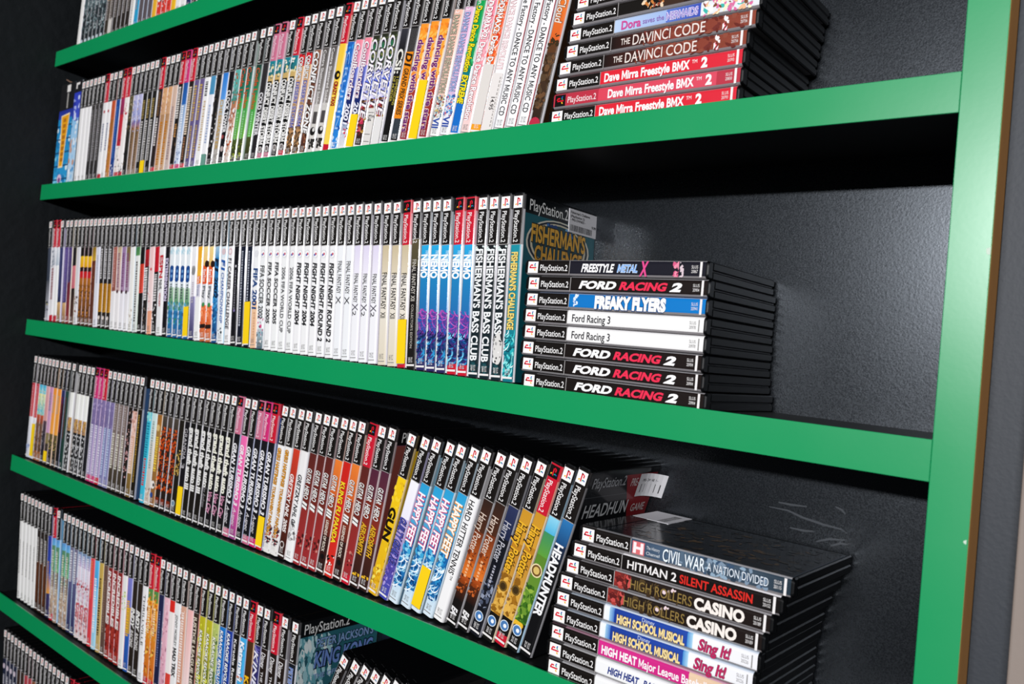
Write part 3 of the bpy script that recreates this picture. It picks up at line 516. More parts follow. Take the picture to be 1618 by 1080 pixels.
D_('whitegold', 'white topped game case with gold patch and black and white figures', [(.5, 'f2f2ea', 'f4f4f0'), (.62, 'c89a50', 'b48a5c'), (.988, '1c1c1e', '161618')], side='e8e8e8', edge=.5, blobs=[(.5, .62, ['d8a850', '8c7090', '3a3440'], 10, 3), (.64, .94, ['ececec', 'c8c8c8', '3c3c3c', '101010'], 40, 3.4)])
D_('darkplain', 'nearly black plain game case before the red-headed ones', [(.988, '1b1b20')], side='8c8c98', edge=.3, dash=[(.6, .8, 3, '3c3c44', 0)])
D_('lavletter', 'lavender game case with pink-red header and white lettering', [(.5, '8474a4', '786a98'), (.988, '9488b4', 'a496bc')], side='e0a8d4', edge=.3, dash=[(.5, .92, 6, 'e4e0ec', 0)], blobs=[(.3, .5, ['8474a4', 'a898c4'], 10, 3)])
D_('lavblue', 'lavender game case with black header and bluish lettering', [(.5, '7c70a0', '746894'), (.988, '7c7ca8', '8484b0')], side='c8c0e4', edge=.3, dash=[(.5, .9, 6, 'bccce8', 0)], blobs=[(.3, .5, ['7c70a0', 'a094c0'], 10, 3)])
D_('taupe', 'taupe game case with off-white vertical lettering', [(.78, '7c6c68', '74665e'), (.988, '4a4034', '3a3228')], side='b8b0bc', edge=.4, dash=[(.29, .5, 6, 'a89c98', 0), (.52, .8, 7, 'dcd8c8', 0)])
D_('pinkdash', 'dark brown game case with slanted pink dashes', [(.988, '241c18')], side='d4c8d4', edge=.4, blobs=[(.3, .85, ['e8b0b0', 'f0c8c0', 'e0a0a0'], 26, 2.2)])
D_('pinkgold', 'cream and pink game case with gold lower art', [(.3, '241c18'), (.5, 'e0b0a0', 'e8c0b0'), (.8, 'd8a890', 'c8b088'), (.988, '8a6c38', '6a5428')], side='d8c8b8', edge=.4, dash=[(.52, .8, 8, 'f0d0c8', 0)], blobs=[(.3, .5, ['f0d4c8', 'c08a7c'], 10, 4)])
D_('golddots', 'black game case with gold dotted lettering and blue front cover', [(.988, '1e1810')], side='3c5c88', edge=.2, dash=[(.32, .86, 4, 'b08c38', 0)])
D_('cyanred', 'cyan game case with blue and red vertical lettering', [(.988, '48c4d8', '3cb4d0')], side='a8e0ec', edge=.2, dash=[(.36, .62, 8, '18809c', 0), (.64, .84, 7, 'c83c40', 0)], blobs=[(.28, .35, ['c8ecd8', '8cd8d8'], 6, 4)])
D_('paleteal', 'pale teal game case with small grey lettering', [(.5, 'c8e0dc', 'd4dcd8'), (.988, 'dcd8d0', 'c8b8a8')], side='e8f0ee', dash=[(.34, .7, 5, '8c9c98', 0)], blobs=[(.85, .96, ['d89880', 'f0e8e0', '8a6a5c'], 8, 3)])
D_('goldball', 'golden brown game case with yellow title and cartoon ball', [(.4, '9a6428', 'a87434'), (.988, 'a0783c', '8c5c30')], side='e8c890', edge=.3, dash=[(.45, .72, 8, 'ecc848', 0)], discs=[(.38, 0, 5, 'd8b878'), (.82, 0, 6, 'ece4dc'), (.82, .3, 2.6, '2c241c'), (.9, -.2, 4, '2c4c8c')])
D_('gow', 'dark smoky game case with scattered orange rune strokes', [(.4, '4c443c', '3a302a'), (.988, '2c211c', '241a16')], side='9c98a4', edge=.4, blobs=[(.36, .86, ['d84c14', 'c83c10', 'e86820', 'a82c0c'], 44, 2.6)], bars=[(.9, .945, -.7, .7, '7c2c14')], arcs=[(.36, .86, ['f06018', 'd84c10', 'f08030'], 40, 6, 1.3)])
D_('golddisc', 'black game case with gold slanted title and pale disc at foot', [(.988, '1e1a14')], side='b8b4b0', edge=.4, blobs=[(.5, .7, ['c8a048', 'a8823c', 'd8b868'], 22, 2.6)], discs=[(.9, -.1, 4.6, 'c8d4d8'), (.9, -.1, 3.4, '6a8498')])
D_('grandia', 'black game case with thin grey serif title', [(.988, '151318')], side='a8a8b0', edge=.4, text=[('GRANDIA', .33, .56, 8, 'C0BCC0', {'b': .0}), ('3', .585, .625, 8, 'C0BCC0', {'b': .0})])
_gt = {'b': .05, 'o': '0c0c0c'}
D_('gta3', 'black game case with bold white street title ending in III', [(.988, '141312', '1c1814')], side='b8b4b8', edge=.4, text=[('grand theft auto', .31, .71, 9.5, 'E8E6E2', {'b': .045}), ('III', .72, .765, 8, 'E8E6E2', {'b': .05})])
D_('gtasa', 'black game case with bold white title and grey script below', [(.988, '141312', '181614')], side='b8b4b8', edge=.4, text=[('grand theft auto', .31, .71, 9.5, 'E8E6E2', {'b': .045}), ('San Andreas', .70, .85, 9, '8C888C', {'b': .0, 's': .3})])
D_('gtavc', 'black game case with bold white title and pink script below', [(.988, '141314', '161416')], side='b8b4b8', edge=.4, text=[('grand theft auto', .31, .71, 9.5, 'ECEADA', {'b': .045}), ('Vice City', .725, .88, 9, 'E8A0C0', {'b': .01, 's': .3})])
_g3 = [('GRAN TURISMO 3', .34, .76, 7.6, 'F0EEF0', {'b': .035, 's': .2}), ('A-spec', .775, .9, 6.6, 'D8D4D8', {'b': .01, 's': .3})]
D_('gt3', 'black racing game case with slanted white title and script', [(.988, '16151a')], side='4a68b0', edge=.3, text=_g3)
D_('gt3pink', 'pink racing game case with slanted white title and script', [(.7, 'ec6cac', 'e85ca4'), (.988, 'dc58a0', '8c3c7c')], side='f08cbc', edge=.2, text=_g3)
D_('greg', 'white game case with orange lettering and dark player at foot', [(.988, 'eceae8', 'e4e0dc')], side='f0eeec', text=[('GREG HASTINGS', .295, .54, 6.2, 'E09828', {'b': .03, 's': .1, 'o': '7a5420'}), ('TOURNAMENT PAINTBALL', .55, .88, 5.4, 'E09828', {'b': .02, 's': .1, 'o': '7a5420'})], blobs=[(.8, .93, ['201c20', '4a3440', 'a83838', 'd8d0c8'], 24, 3.2)])
D_('gretzkyred', 'red to brown hockey game case with white slanted title', [(.6, 'cc3c28', '9c3020'), (.988, '6c2a1c', '241614')], side='e8d0c8', edge=.4, text=[('GRETZKY NHL 2005', .44, .82, 6.6, 'F0E8E4', {'b': .03, 's': .2})], discs=[(.9, 0, 4.4, 'd8d0cc'), (.9, 0, 3.2, '3a2420')])
D_('gretzkywhite', 'white hockey game case with black slanted title', [(.988, 'e8e6e4', 'f0efee')], side='eeecec', text=[('GRETZKY NHL 06', .43, .76, 7, '26242A', {'b': .025, 's': .2})], blobs=[(.72, .86, ['8c8888', 'c8c4c4', '5c585a'], 12, 4)], foot='g')
_gh = [('GUITAR', .375, .47, 8, 'ECEAE6', {'b': .02, 's': .15, 'o': '2c1814'}), ('HERO', .485, .57, 8, 'ECEAE6', {'b': .02, 's': .15, 'o': '2c1814'})]
D_('gh2', 'dark red game case with white jagged music title', [(.6, '5a2420', '6c2820'), (.988, '8c2c28', '9c2c30')], side='a05850', edge=.3, text=_gh + [('II', .585, .635, 8.4, 'ECEAE6', {'b': .04, 's': .15, 'o': '2c1814'})], blobs=[(.78, .88, ['c88074', '441a18'], 5, 3)])
D_('gh3', 'orange to brown game case with white jagged music title', [(.5, 'e87c30', 'c85c28'), (.75, '9c3c24', '5c241c'), (.988, '341a16', '2c1614')], side='e8a070', edge=.3, text=_gh + [('III', .585, .64, 8.4, 'ECEAE6', {'b': .04, 's': .15, 'o': '2c1814'}), ('LEGENDS OF ROCK', .655, .85, 4.6, 'E4D8C8', {'b': .02})], discs=[(.88, .1, 3.2, '141010')])
D_('kfp', 'scarlet game case with yellow martial arts title', [(.988, 'c8241c', 'd02c24')], side='d86848', edge=.3, text=[('KUNG FU PANDA', .40, .78, 7.4, 'F0D02C', {'b': .035, 's': .05, 'o': '7c1410'})], blobs=[(.85, .92, ['f0ece8', '181414'], 8, 3)])
def aero_front(P):
    p = cover_place(0, 0)
    mark(P, p, (3, 127), (-21, -2.4), 0, '121012', 1)
    write(P, 'PlayStation.2', lambda a, b, l: p(9 + a, b - 12, l), 66, 11, 'F0EEEC', .004)
    mark(P, p, (3, 127), (-21.8, -21), 0, '8c4c60', 1)
D_('ghaero', 'maroon game case with white title and yellow band lettering', [(.45, '502438', '5c2834'), (.7, '70281f', '8c3020'), (.988, '4a241c', '2c1a16')], side='8c4840', edge=.3, text=_gh + [('AEROSMITH', .60, .79, 8, 'E8B428', {'b': .02, 's': .2, 'o': '4a2c10'})], blobs=[(.90, .92, ['e8b428'], 4, 3)], front=aero_front)
D_('gun', 'yellow game case with big black western title', [(.988, 'f0c818', 'e0ac1c')], side='e8bc20', edge=.1, text=[('GUN', .46, .66, 9.5, '1C1408', {'b': .05})], blobs=[(.82, .95, ['f4e060', 'a87c18', 'd89c18'], 18, 4), (.3, .9, ['e4b81c', 'f4d030'], 14, 4)])
D_('gear', 'white topped game case fading to purple with blue outlined title', [(.5, 'f2f0f4', 'ece8f4'), (.7, 'c8b8e0', '8c78c0'), (.988, '5a48a0', '4048a8')], side='8c80c8', edge=.2, text=[('GUILTY GEAR X2', .5, .78, 9.5, '4C50A8', {'b': .03, 's': .2, 'o': '1c1830'})], blobs=[(.72, .92, ['7864b4', '4c3c94', 'a898d8', '5c58b8'], 18, 4)])
def _happy(c1, c2): return dict(side='a8d8ec', edge=.3, text=[('HAPPY FEET', .33, .64, 9.4, c1, {'b': .035, 's': .05, 'o': c2, 'ow': .06})], blobs=[(.6, .75, ['8cd0e8', '1c78b8', '3ca4d4'], 16, 4), (.72, .9, ['104c88', '1c6cac', '2c8cc4', '0c3c74'], 34, 3)], arcs=[(.70, .9, ['f0f8fc', 'bce0f0', '8cc8e4'], 20, 18, 1.5)], foot='g')
_hb = [(.45, '2c9cd0', '3cacd8'), (.6, '5cb8dc', '1c74b4'), (.88, '165c9c', '2070b0'), (.988, 'c4dcec', 'd8e6f0')]
D_('happy', 'icy blue game case with white and magenta title', _hb, **_happy('F6F2F6', 'C02C6C'))
D_('happyorange', 'icy blue game case with white and orange title', _hb, **_happy('F8F4E8', 'E08C24'))
D_('tennis', 'white game case with thin black tennis title', [(.988, 'f0efee')], side='f0eeee', text=[('HARD HITTER TENNIS', .30, .72, 7, '1C1A1C', {'b': .012}), ('TM', .727, .75, 3, '1C1A1C', {'x': 2})], foot='g')
D_('hporange', 'dark brown game case with orange glow and pale script title', [(.45, '30201a', '4a2818'), (.62, '6c3018', 'b4541c'), (.70, 'c8601c', 'dc7428'), (.75, 'b8501c', '7c3410'), (.84, '4c2412', '1c1210'), (.988, '14100f', '100e0e')], side='2a2422', edge=.2, text=[('Harry', .35, .45, 8.4, 'D8C4B4', {'b': .01, 's': .1}), ('Potter', .46, .57, 8.4, 'D8C4B4', {'b': .01, 's': .1}), ('EA', .885, .93, 7.4, 'E8E6E6', {'b': .05, 's': .2})], dash=[(.6, .7, 3, 'e8b080', 0)], blobs=[(.48, .66, ['6c3018', '8c4418'], 8, 3), (.7, .8, ['8c3c14', '5a2c14', 'c8642c'], 12, 3)])
_eab = [(.885, 0, 5.4, 'd8e4ec'), (.885, 0, 4.6, '4878b0'), (.885, .1, 2.0, 'f0f4f8')]
D_('hpblue', 'midnight blue game case with silver script title', [(.45, '2c3458', '1c2440'), (.988, '12141c', '15161e')], side='2c3044', edge=.2, text=[('Harry', .36, .46, 8.4, 'B8B8C0', {'b': .01, 's': .1}), ('Potter', .47, .58, 8.4, 'B8B8C0', {'b': .01, 's': .1})], dash=[(.6, .72, 3, 'a8a8b4', 0)], discs=_eab, blobs=[(.68, .84, ['4c5468', '8c94a8', '20242c'], 18, 4)])
D_('hpgold', 'golden game case with dark outlined wizard title', [(.45, 'c89028', 'd09830'), (.84, 'b87c20', 'd8a848'), (.988, '14120f')], side='d8b460', edge=.2, text=[('Harry', .34, .47, 9.4, 'E8B02C', {'b': .03, 's': .1, 'o': '382008', 'ow': .06}), ('Potter', .48, .62, 9.4, 'E8B02C', {'b': .03, 's': .1, 'o': '382008', 'ow': .06})], discs=_eab + [(.69, 0, 5, '6c5020'), (.69, 0, 3.4, '3c2c14')], blobs=[(.62, .84, ['e0b050', 'a06c1c', '8c5c18'], 16, 5)])
D_('quidditch', 'green and sky coloured game case with round golden emblem', [(.36, '8cd0e8', '4cb0d8'), (.48, '3c8c5c', '5c9c38'), (.84, '58842c', '6c9430'), (.988, '12120f')], side='5cb4d8', edge=.2, discs=_eab + [(.56, 0, 6.6, 'e8d8a8'), (.56, 0, 5.4, '6c4c24'), (.56, 0, 3.6, 'd8b868')], blobs=[(.64, .84, ['3c6c1c', '90b040', '2c5418'], 20, 5), (.84, .87, ['e8b830'], 5, 5)])
def head_front(P):
    p = cover_place(0, 0)
    cp = lambda a0, b0: (lambda a, b, l: p(a0 + a, b0 + b, l + 5))
    mark(P, p, (3, 127), (-187, -2.4), 0, '17181b', 1)
    mark(P, p, (3, 127), (-27.6, -27), 0, '4a4c50', 1.4)
    P.quad([p(66, -8, 2), p(126, -8, 2), p(126, -62, 2), p(92, -56, 2)], hx('8c2228'))
    write(P, 'PRE-OWNED', cp(78, -16), 44, 8, 'D8C8C8', .01)
    write(P, 'GAME', cp(93, -44), 26, 8, 'D8C8C8', .01)
    write(P, 'PlayStation.2', cp(9, -13), 58, 10, 'B4B6BA', .004)
    write(P, 'HEADHUN', cp(8, -41), 76, 13, 'D4D6D8', .012)
D_('headhunter', 'black game case with white title, last leaning before flat pile', [(.40, '2c74b0', '1c4878'), (.5, '1a2c48', '14161c'), (.988, '111113', '0e0e10')], side='16171a', edge=.1, text=[('HEADHUNTER', .40, .78, 8.4, 'F0F0F0', {'b': .04})], front=head_front)
# fifth shelf
D_('whitesmall', 'white game case with tiny black lettering', [(.988, 'ecebe8')], side='f0efec', dash=[(.45, .75, 2.6, '6a6866', -1)], foot='g')
D_('brownwhite', 'rust brown game case with white capitals near the top', [(.55, '2a2420', '2c221c'), (.988, '54301c', '3c2418')], side='6a6660', edge=.3, dash=[(.34, .55, 5.5, 'd8d4d0', 0), (.6, .9, 4, '7c4424', 0)])
D_('blueamber', 'royal blue game case with amber glow low down', [(.6, '2c3c9c', '2c48a8'), (.78, '3c58b0', 'e8a030'), (.988, '3c3460', '2c2850')], side='5878d0', edge=.2, dash=[(.5, .7, 5, 'c89838', 0)])
D_('skytan', 'game case with sky blue top, green patch and tan blocks', [(.34, '5c98d8', '6cb4e0'), (.56, '5c8c6c', '58a868'), (.7, '6c5c50', '8c7464'), (.988, 'c0a890', 'a88c78')], side='6cb8e8', edge=.2, dash=[(.38, .76, 7, 'dcd4c4', 0)], blobs=[(.42, .64, ['5cc06c', '3c6c58', 'a8d8b8'], 14, 3), (.7, .96, ['d8c0a4', '8c7060', 'e4dcd4'], 16, 4)])
D_('lavnavy', 'grey-lavender game case with white lettering and navy foot', [(.55, '706c88', '7c7890'), (.988, '5c5c84', '2c3058')], side='a8d8f0', edge=.2, dash=[(.3, .56, 7, 'e4e2e8', 0)])
D_('pinkwhite', 'lilac and white game case with red blotches low down', [(.4, '6c8cb0', 'c8b0d0'), (.7, 'e8dce8', 'dcc4d0'), (.988, 'c85058', 'e8d4d4')], side='98d4ec', edge=.2, dash=[(.3, .5, 7, 'e8e4f0', 0)], blobs=[(.5, .95, ['f4ecf0', 'b83c48', 'd890a0', '8c3040', 'f0e8e8'], 34, 4)])
D_('redpink', 'bright coral red game case with orange lettering', [(.988, 'e04c54', 'd83c44')], side='f06c70', edge=.1, dash=[(.3, .6, 4, 'e88c50', 0)])
D_('skywhite', 'sky blue game case with bold white lettering', [(.5, '5cb8e8', '3ca0dc'), (.988, '6cc0e8', 'a8d8ec')], side='8cd0f0', edge=.1, dash=[(.42, .85, 8, 'f0f4f8', 0)])
D_('goldblack', 'tan gold game case with black lettering', [(.988, 'c8a850', 'c0a468')], side='e0c878', edge=.2, dash=[(.4, .85, 6, '302818', 0)])
D_('umber', 'brown game case between gold and dark red ones', [(.988, '6c5044', '5c443c')], side='8c7064', edge=.2, dash=[(.4, .8, 5, '8c7060', 0)])
D_('redwhitetext', 'dark red game case with chunky white lettering and pink edge', [(.988, '842420', '9c2c24')], side='f0909c', edge=.2, text=[('INCREDIBLES', .30, .72, 7.5, 'F0E8E4', {'b': .04, 's': .1})], blobs=[(.7, .9, ['b03c2c', '6c1c18'], 10, 5)])
D_('whitegreen', 'white game case with small green splash', [(.988, 'ebebe8')], side='f0a0a8', edge=.3, blobs=[(.4, .55, ['7cb83c', 'c8d86c', '4c8c2c'], 10, 3)], foot='g')
D_('blueyellow', 'periwinkle game case with yellow title and blue foot', [(.5, '7c7cc8', '6c74c0'), (.7, 'c89c3c', 'a88c50'), (.988, '2c5cb0', '2454a4')], side='b8b4e0', edge=.2, dash=[(.45, .72, 8, 'ecb42c', 0)])
D_('indy', 'black game case with heavy slanted white initials', [(.988, '2c241e', '241c18')], side='8c8890', edge=.3, text=[('INDY', .48, .64, 9.5, 'ECEAE6', {'b': .05, 's': .25}), ('RACING', .65, .78, 8, 'D8D4D0', {'b': .03, 's': .25})])
D_('thred', 'white game case with thin spaced black lettering', [(.988, 'eeecec')], side='f0eeee', text=[('THRILLVILLE', .34, .72, 6, '2A2828', {'b': .0})], foot='g')
D_('jak', 'orange game case with red header and jungle green top', [(.36, '4c8c4c', '6c8c3c'), (.988, 'e89c2c', 'c85c20')], side='f0a040', edge=.2, blobs=[(.3, .9, ['f4c45c', 'd8701c', 'e8b04c', '8c4c1c'], 26, 4)], dash=[(.4, .6, 6, 'f4dcb0', 0)])
D_('navydark', 'dark navy game case beside orange jungle ones', [(.988, '24284c', '1c2040')], side='3c4480', edge=.2, dash=[(.4, .8, 4, '6c74a0', 0)])
D_('pinksoft', 'soft pink game case with faint rosy art', [(.988, 'e8b8c4', 'd8a0b4')], side='f0d0d8', edge=.2, blobs=[(.3, .95, ['f0d4dc', 'c8889c', 'e0a8b8'], 20, 4)])
D_('redwhitebig', 'white game case with red upper block', [(.36, 'd82c24'), (.8, 'f0e8e4'), (.988, 'd84438')], side='f0dcd8', edge=.2, foot='g')
D_('madtrix', 'white game case with black skiing title', [(.988, 'ecebea')], side='eeeeee', text=[('JONNY MOSELEY', .36, .58, 5.6, '1C1A1C', {'b': .01}), ('MAD TRIX', .595, .80, 8, '1C1A1C', {'b': .045})], foot='g')
D_('tanpink', 'tan pink game case with white script lettering', [(.988, 'd8a48c', 'c88c70')], side='e8c4b0', edge=.2, dash=[(.32, .8, 7, 'f4e4dc', 0)], blobs=[(.3, .95, ['e8bca4', 'b87458'], 14, 4)])
D_('pinkfade', 'blush pink game case fading to white', [(.988, 'f0b4b0', 'f0e0dc')], side='f0c8c4', edge=.2, foot='g')
D_('league', 'brown game case with cream narrow lettering and orange edge', [(.988, '3c2c24', '30241e')], side='e87038', edge=.1, text=[('JUSTICE LEAGUE HEROES', .30, .9, 6.6, 'E8DCC8', {'b': .02})])
D_('karayellow', 'lime yellow music game case with white lettering', [(.6, 'bcb424', '98962c'), (.988, '788024', '505c1e')], side='e4dc40', edge=.1, text=[('KARAOKE REVOLUTION PARTY', .37, .95, 6.2, 'F4F4E8', {'b': .03, 's': .15, 'o': '3c3c14'})], blobs=[(.3, .9, ['ecec50', '788420', 'c8cc2c'], 20, 4)])
D_('karagreen', 'sage green music game case with white lettering', [(.6, 'b8c468', '8ca058'), (.988, '5c7444', '3c5034')], side='c8d084', edge=.1, text=[('KARAOKE REVOLUTION', .37, .85, 6.2, 'F4F4E8', {'b': .03, 's': .15, 'o': '3c4820'})], blobs=[(.3, .9, ['c8d480', '607c48'], 12, 4)])
D_('karablue', 'vivid blue music game case with white lettering', [(.988, '1c74c4', '1450a0')], side='2c84d0', edge=.1, text=[('KARAOKE REVOLUTION PRESENTS', .30, .93, 6, 'F4F6F8', {'b': .03, 's': .15, 'o': '0c2c5c'})], blobs=[(.3, .9, ['3ca0e4', '0c48a0', '1c64b8'], 18, 4)])
D_('karanavy', 'indigo music game case with white lettering', [(.988, '203c98', '182c78')], side='3454b0', edge=.1, text=[('KARAOKE REVOLUTION', .295, .75, 6, 'F4F6F8', {'b': .03, 's': .15, 'o': '0c1c4c'})], blobs=[(.3, .9, ['2c58c0', '142468', '3c74d0'], 18, 4)])
D_('karablack', 'black music game case with thin white lettering', [(.988, '181614')], side='b8b4c0', edge=.3, text=[('Karaoke Revolution Presents', .31, .92, 5.6, 'F0EEEC', {'b': .01})])
D_('katamari', 'light blue game case with white rounded title and rainbow', [(.988, '3ca8e0', '58b8e8')], side='2c78b8', edge=.1, text=[('Katamari Damacy', .30, .82, 8, 'F4F8FA', {'b': .04, 's': .1, 'o': '2478b0'})], bars=[(.53, .54, -.8, .8, 'e85c3c'), (.54, .55, -.8, .8, 'f0c83c')])
D_('killzone', 'brown game case with red header and yellow title', [(.988, '4c3018', '241a10')], side='d8a030', edge=.1, text=[('KILLZONE', .50, .86, 8.4, 'F0B81C', {'b': .04, 'o': '3c2408'})])
D_('kinetica', 'violet streaked game case with chrome lettering', [(.988, '34306c', '1c1c54')], side='4c4890', edge=.2, text=[('KINETICA', .31, .78, 8.6, 'E4E2F0', {'b': .02, 's': .25, 'o': '2c285c'})], blobs=[(.28, .9, ['5458b0', '24245c', '8078c0', '302c70'], 26, 4)], arcs=[(.28, .9, ['a8a0e0', '6c68c0', '1c1c48'], 30, 18, 1.2)])
D_('disney', 'dark brown game case with white script and small caps', [(.988, '241a16', '1c1614')], side='9c98a0', edge=.3, text=[('Disney', .30, .40, 8, 'ECE8E8', {'b': .01, 's': .15}), ('THE JUNGLE BOOK', .42, .75, 4.4, 'E0DCDC', {'b': .01})])
def kong_front(P):
    p = cover_place(0, 0)
    cp = lambda a0, b0: (lambda a, b, l: p(a0 + a, b0 + b, l + 5))
    mark(P, p, (3, 127), (-21, -2.4), 0, '101214', 1)
    mark(P, p, (3, 127), (-187, -21), 0, '2c6874', 1)
    rnd = random.Random(8)
    for k in range(240):
        a, b, r = rnd.uniform(5, 60) * rnd.uniform(.4, 1), rnd.uniform(-120, -23), rnd.uniform(1, 4.5)
        P.quad([p(max(3, a + r * math.cos(j * PI / 3)), min(-21.5, b + r * (1.8 * math.sin(j * PI / 3) - .8 * math.cos(j * PI / 3))), 1.3 + .02 * k) for j in range(6)], hx(rnd.choice(['a8d8e0', 'c8ecf0', '6cb0bc', 'f0fcfc', '2c5c68'])))
    for k in range(30):
        a, b, r = rnd.uniform(45, 120), rnd.uniform(-180, -85), rnd.uniform(6, 14)
        P.quad([p(min(126, a + r * math.cos(j * PI / 3)), b + r * math.sin(j * PI / 3) * .5, 6.4 + .1 * k) for j in range(6)], hx(rnd.choice(['12181c', '1c2428', '0c1012'])))
    write(P, 'PlayStation.2', cp(8, -12), 70, 12, 'F2F2F0', .004)
    write(P, "PETER JACKSON'S", cp(28, -32), 92, 10, '8CB0E0', .02, 0, '14243c')
    write(P, 'KING KONG', cp(27, -52), 94, 18, '7494D8', .03, .1, '0c1830', .05)
    write(P, 'THE OFFICIAL GAME', cp(28, -72), 88, 6, '8CA8D8', .01)
D_('kingkong', 'black game case with blue title and teal front cover', [(.988, '181c24', '12161c')], side='3c6c78', edge=.6, text=[("PETER JACKSON'S KING KONG", .30, .9, 7, '5C78B8', {'b': .03, 'o': 'C8CCD8', 'ow': .03})], front=kong_front)
D_('leanblack', 'steeply leaning game case with black header, low in the photo', [(.988, '2a221e')], side='2c2824', edge=.2)
D_('leanwhite', 'steeply leaning game case with white torn header label, low in photo', [(.988, '2a221e')], side='dcd8d4', edge=.3)
# flat piles
D_('blackart', 'black game case topmost in the flat pile', [(.988, '15120f')], side='15120f', edge=.1)
D_('brownart', 'black game case with small orange picture', [(.5, '171412'), (.62, '3c2a20'), (.988, '2c1c18')], side='181412', edge=.1, blobs=[(.40, .52, ['c87c3c', 'e8d0b0', '8c3c24'], 10, 4), (.6, .95, ['5a3420', '8c5030', '3c2418'], 14, 5)])
D_('dora', 'pale blue game case with pink lettering and colourful end', [(.55, 'b8cce8', '9cb4e0'), (.72, '5c78c8', '3c50b0'), (.988, 'e0e4e8')], side='c8d8f0', edge=.2, text=[('Dora', .315, .42, 7.4, 'C84C94', {'b': .03}), ('saves the', .43, .54, 4.6, '8C6CB4', {'b': .01}), ('MERMAIDS', .55, .71, 6.4, '9484C8', {'b': .02, 'o': 'E8E4F4'})], blobs=[(.73, .96, ['e8b890', '7c4c30', '3cb4a8', 'f0f0ec', 'd86c9c', 'f4e8c0'], 30, 4)], foot=None)
D_('davinci', 'dark red game case with white classical title', [(.5, '1c1210', '4c2620'), (.988, '7c382c', '8c4434')], side='4c2420', edge=.2, text=[('THE', .33, .38, 5.6, 'E4D8D0', {'b': .01}), ('DAVINCI', .395, .59, 9, 'E8DCD4', {'b': .005}), ('CODE', .61, .76, 9, 'E8DCD4', {'b': .005})], blobs=[(.45, .97, ['84402f', '70302a', '8c4a3a', '682a22'], 26, 4), (.84, .87, ['f4e8e8', 'e85c70'], 6, 3)], foot='w')
_mi = [('Dave Mirra Freestyle BMX', .30, .745, 7.4, 'F6F0F0', {'b': .034}), ('2', .80, .83, 8, 'F6F0F0', {'b': .05}), ('TM', .755, .78, 3, 'F6F0F0', {'x': 2})]
D_('mirra', 'red game case with black header and bold white biking title', [(.988, 'dc2434', 'd82c3c')], side='c82030', edge=.2, text=_mi)
D_('mirrapink', 'faded rose game case with red header and white biking title', [(.88, 'd84458', 'd84c60'), (.988, 'b83848')], side='c83c50', edge=.2, text=[(a, b + .03, c + .03, d, e, f) for a, b, c, d, e, f in _mi], nofoot=True)
D_('metalx', 'black game case with white, blue and pink slanted title', [(.988, '1b1a24')], side='1a1a20', edge=.1, text=[('FREESTYLE', .345, .53, 7, 'F2F0F2', {'b': .04, 's': .25}), ('METAL', .545, .655, 6.4, '78A8E4', {'b': .02, 's': .25, 'o': 'D8E4F4'}), ('X', .665, .71, 12, 'E04C8C', {'b': .04, 's': .2})], blobs=[(.83, .86, ['d85c84', 'e88ca4'], 7, 3), (.865, .885, ['d8c4cc'], 5, 3)])
D_('fordr2', 'black game case with white and red slanted racing title', [(.988, '181210', '1c1412')], side='14100f', edge=.1, text=[('FORD', .325, .535, 6.4, 'F2F0F0', {'b': .05, 's': .25}), ('RACING', .55, .80, 6.4, 'E83050', {'b': .045, 's': .25}), ('2', .81, .87, 6.6, 'F2F0F0', {'b': .06, 's': .25})])
D_('freaky', 'blue game case with chunky white title', [(.988, '0f74c0', '0f78c4')], side='0c5c9c', edge=.1, text=[('FREAKY FLYERS', .425, .80, 10, 'F4F4F2', {'b': .07, 'o': '0c3c74'})], blobs=[(.30, .33, ['dce8f4'], 6, 3.4)])
D_('ford3', 'white game case with thin dark racing title', [(.988, 'efeeec')], side='e8e6e4', text=[('Ford Racing 3', .305, .52, 6.6, '26242A', {'b': .01})], foot='g')
def civil_front(P):
    p = cover_place(0, 0)
    mark(P, p, (3, 127), (-187, -2.4), 0, '1c2026', 1)
    rnd = random.Random(15)
    for k in range(340):
        a, b = rnd.uniform(4, 126), rnd.uniform(-185, -24)
        warm = math.exp(-((a - 45) / 40) ** 2 - ((b + 120) / 60) ** 2)
        c = rnd.choice(['4c3c28', '5c4830', '3c3024', '685034', '40382c'] if rnd.random() < warm else ['22272c', '2a2e30', '1c2024', '30322f', '26282a', '343a3e'])
        r = rnd.uniform(1.5, 7); q = rnd.uniform(0, 3.14); el = rnd.uniform(.2, .7)
        pts = []
        for j in range(7):
            an = j * PI / 3.5; rr = r * rnd.uniform(.6, 1.2); ex, ey = rr * math.cos(an), rr * el * math.sin(an)
            pts.append(p(max(3.2, min(126.5, a + ex * math.cos(q) - ey * math.sin(q))), max(-186.5, min(-20.5, b + ex * math.sin(q) + ey * math.cos(q))), 1.2 + k * .03))
        P.quad(pts, hx(c))
    mark(P, p, (3, 127), (-20, -2.4), 0, '0f1012', 12.6)
D_('civil', 'blue-grey game case with white outlined title, topmost of the tall pile', [(.5, '34485c', '4c6078'), (.988, '54687c', '26343f')], side='2a3034', edge=.2, bars=[(.285, .345, -.72, .72, 'd86c70')], text=[('H', .29, .34, 8, 'F4E8E8', {'b': .05}), ('The History', .355, .42, 2.6, 'D8DCE0', {'x': 2.4}), ('Channel', .355, .42, 2.6, 'D8DCE0', {'x': -2.2}), ('CIVIL WAR', .435, .63, 10, 'E8F0F6', {'b': .01, 'o': '24384c'}), ('A NATION DIVIDED', .64, .90, 6.4, 'E0E8F0', {'b': .0, 'o': '24384c'})], blobs=[(.44, .9, ['7c90a4', '38506c', '8ca4b8', '2c3c4c'], 24, 4)], front=civil_front)
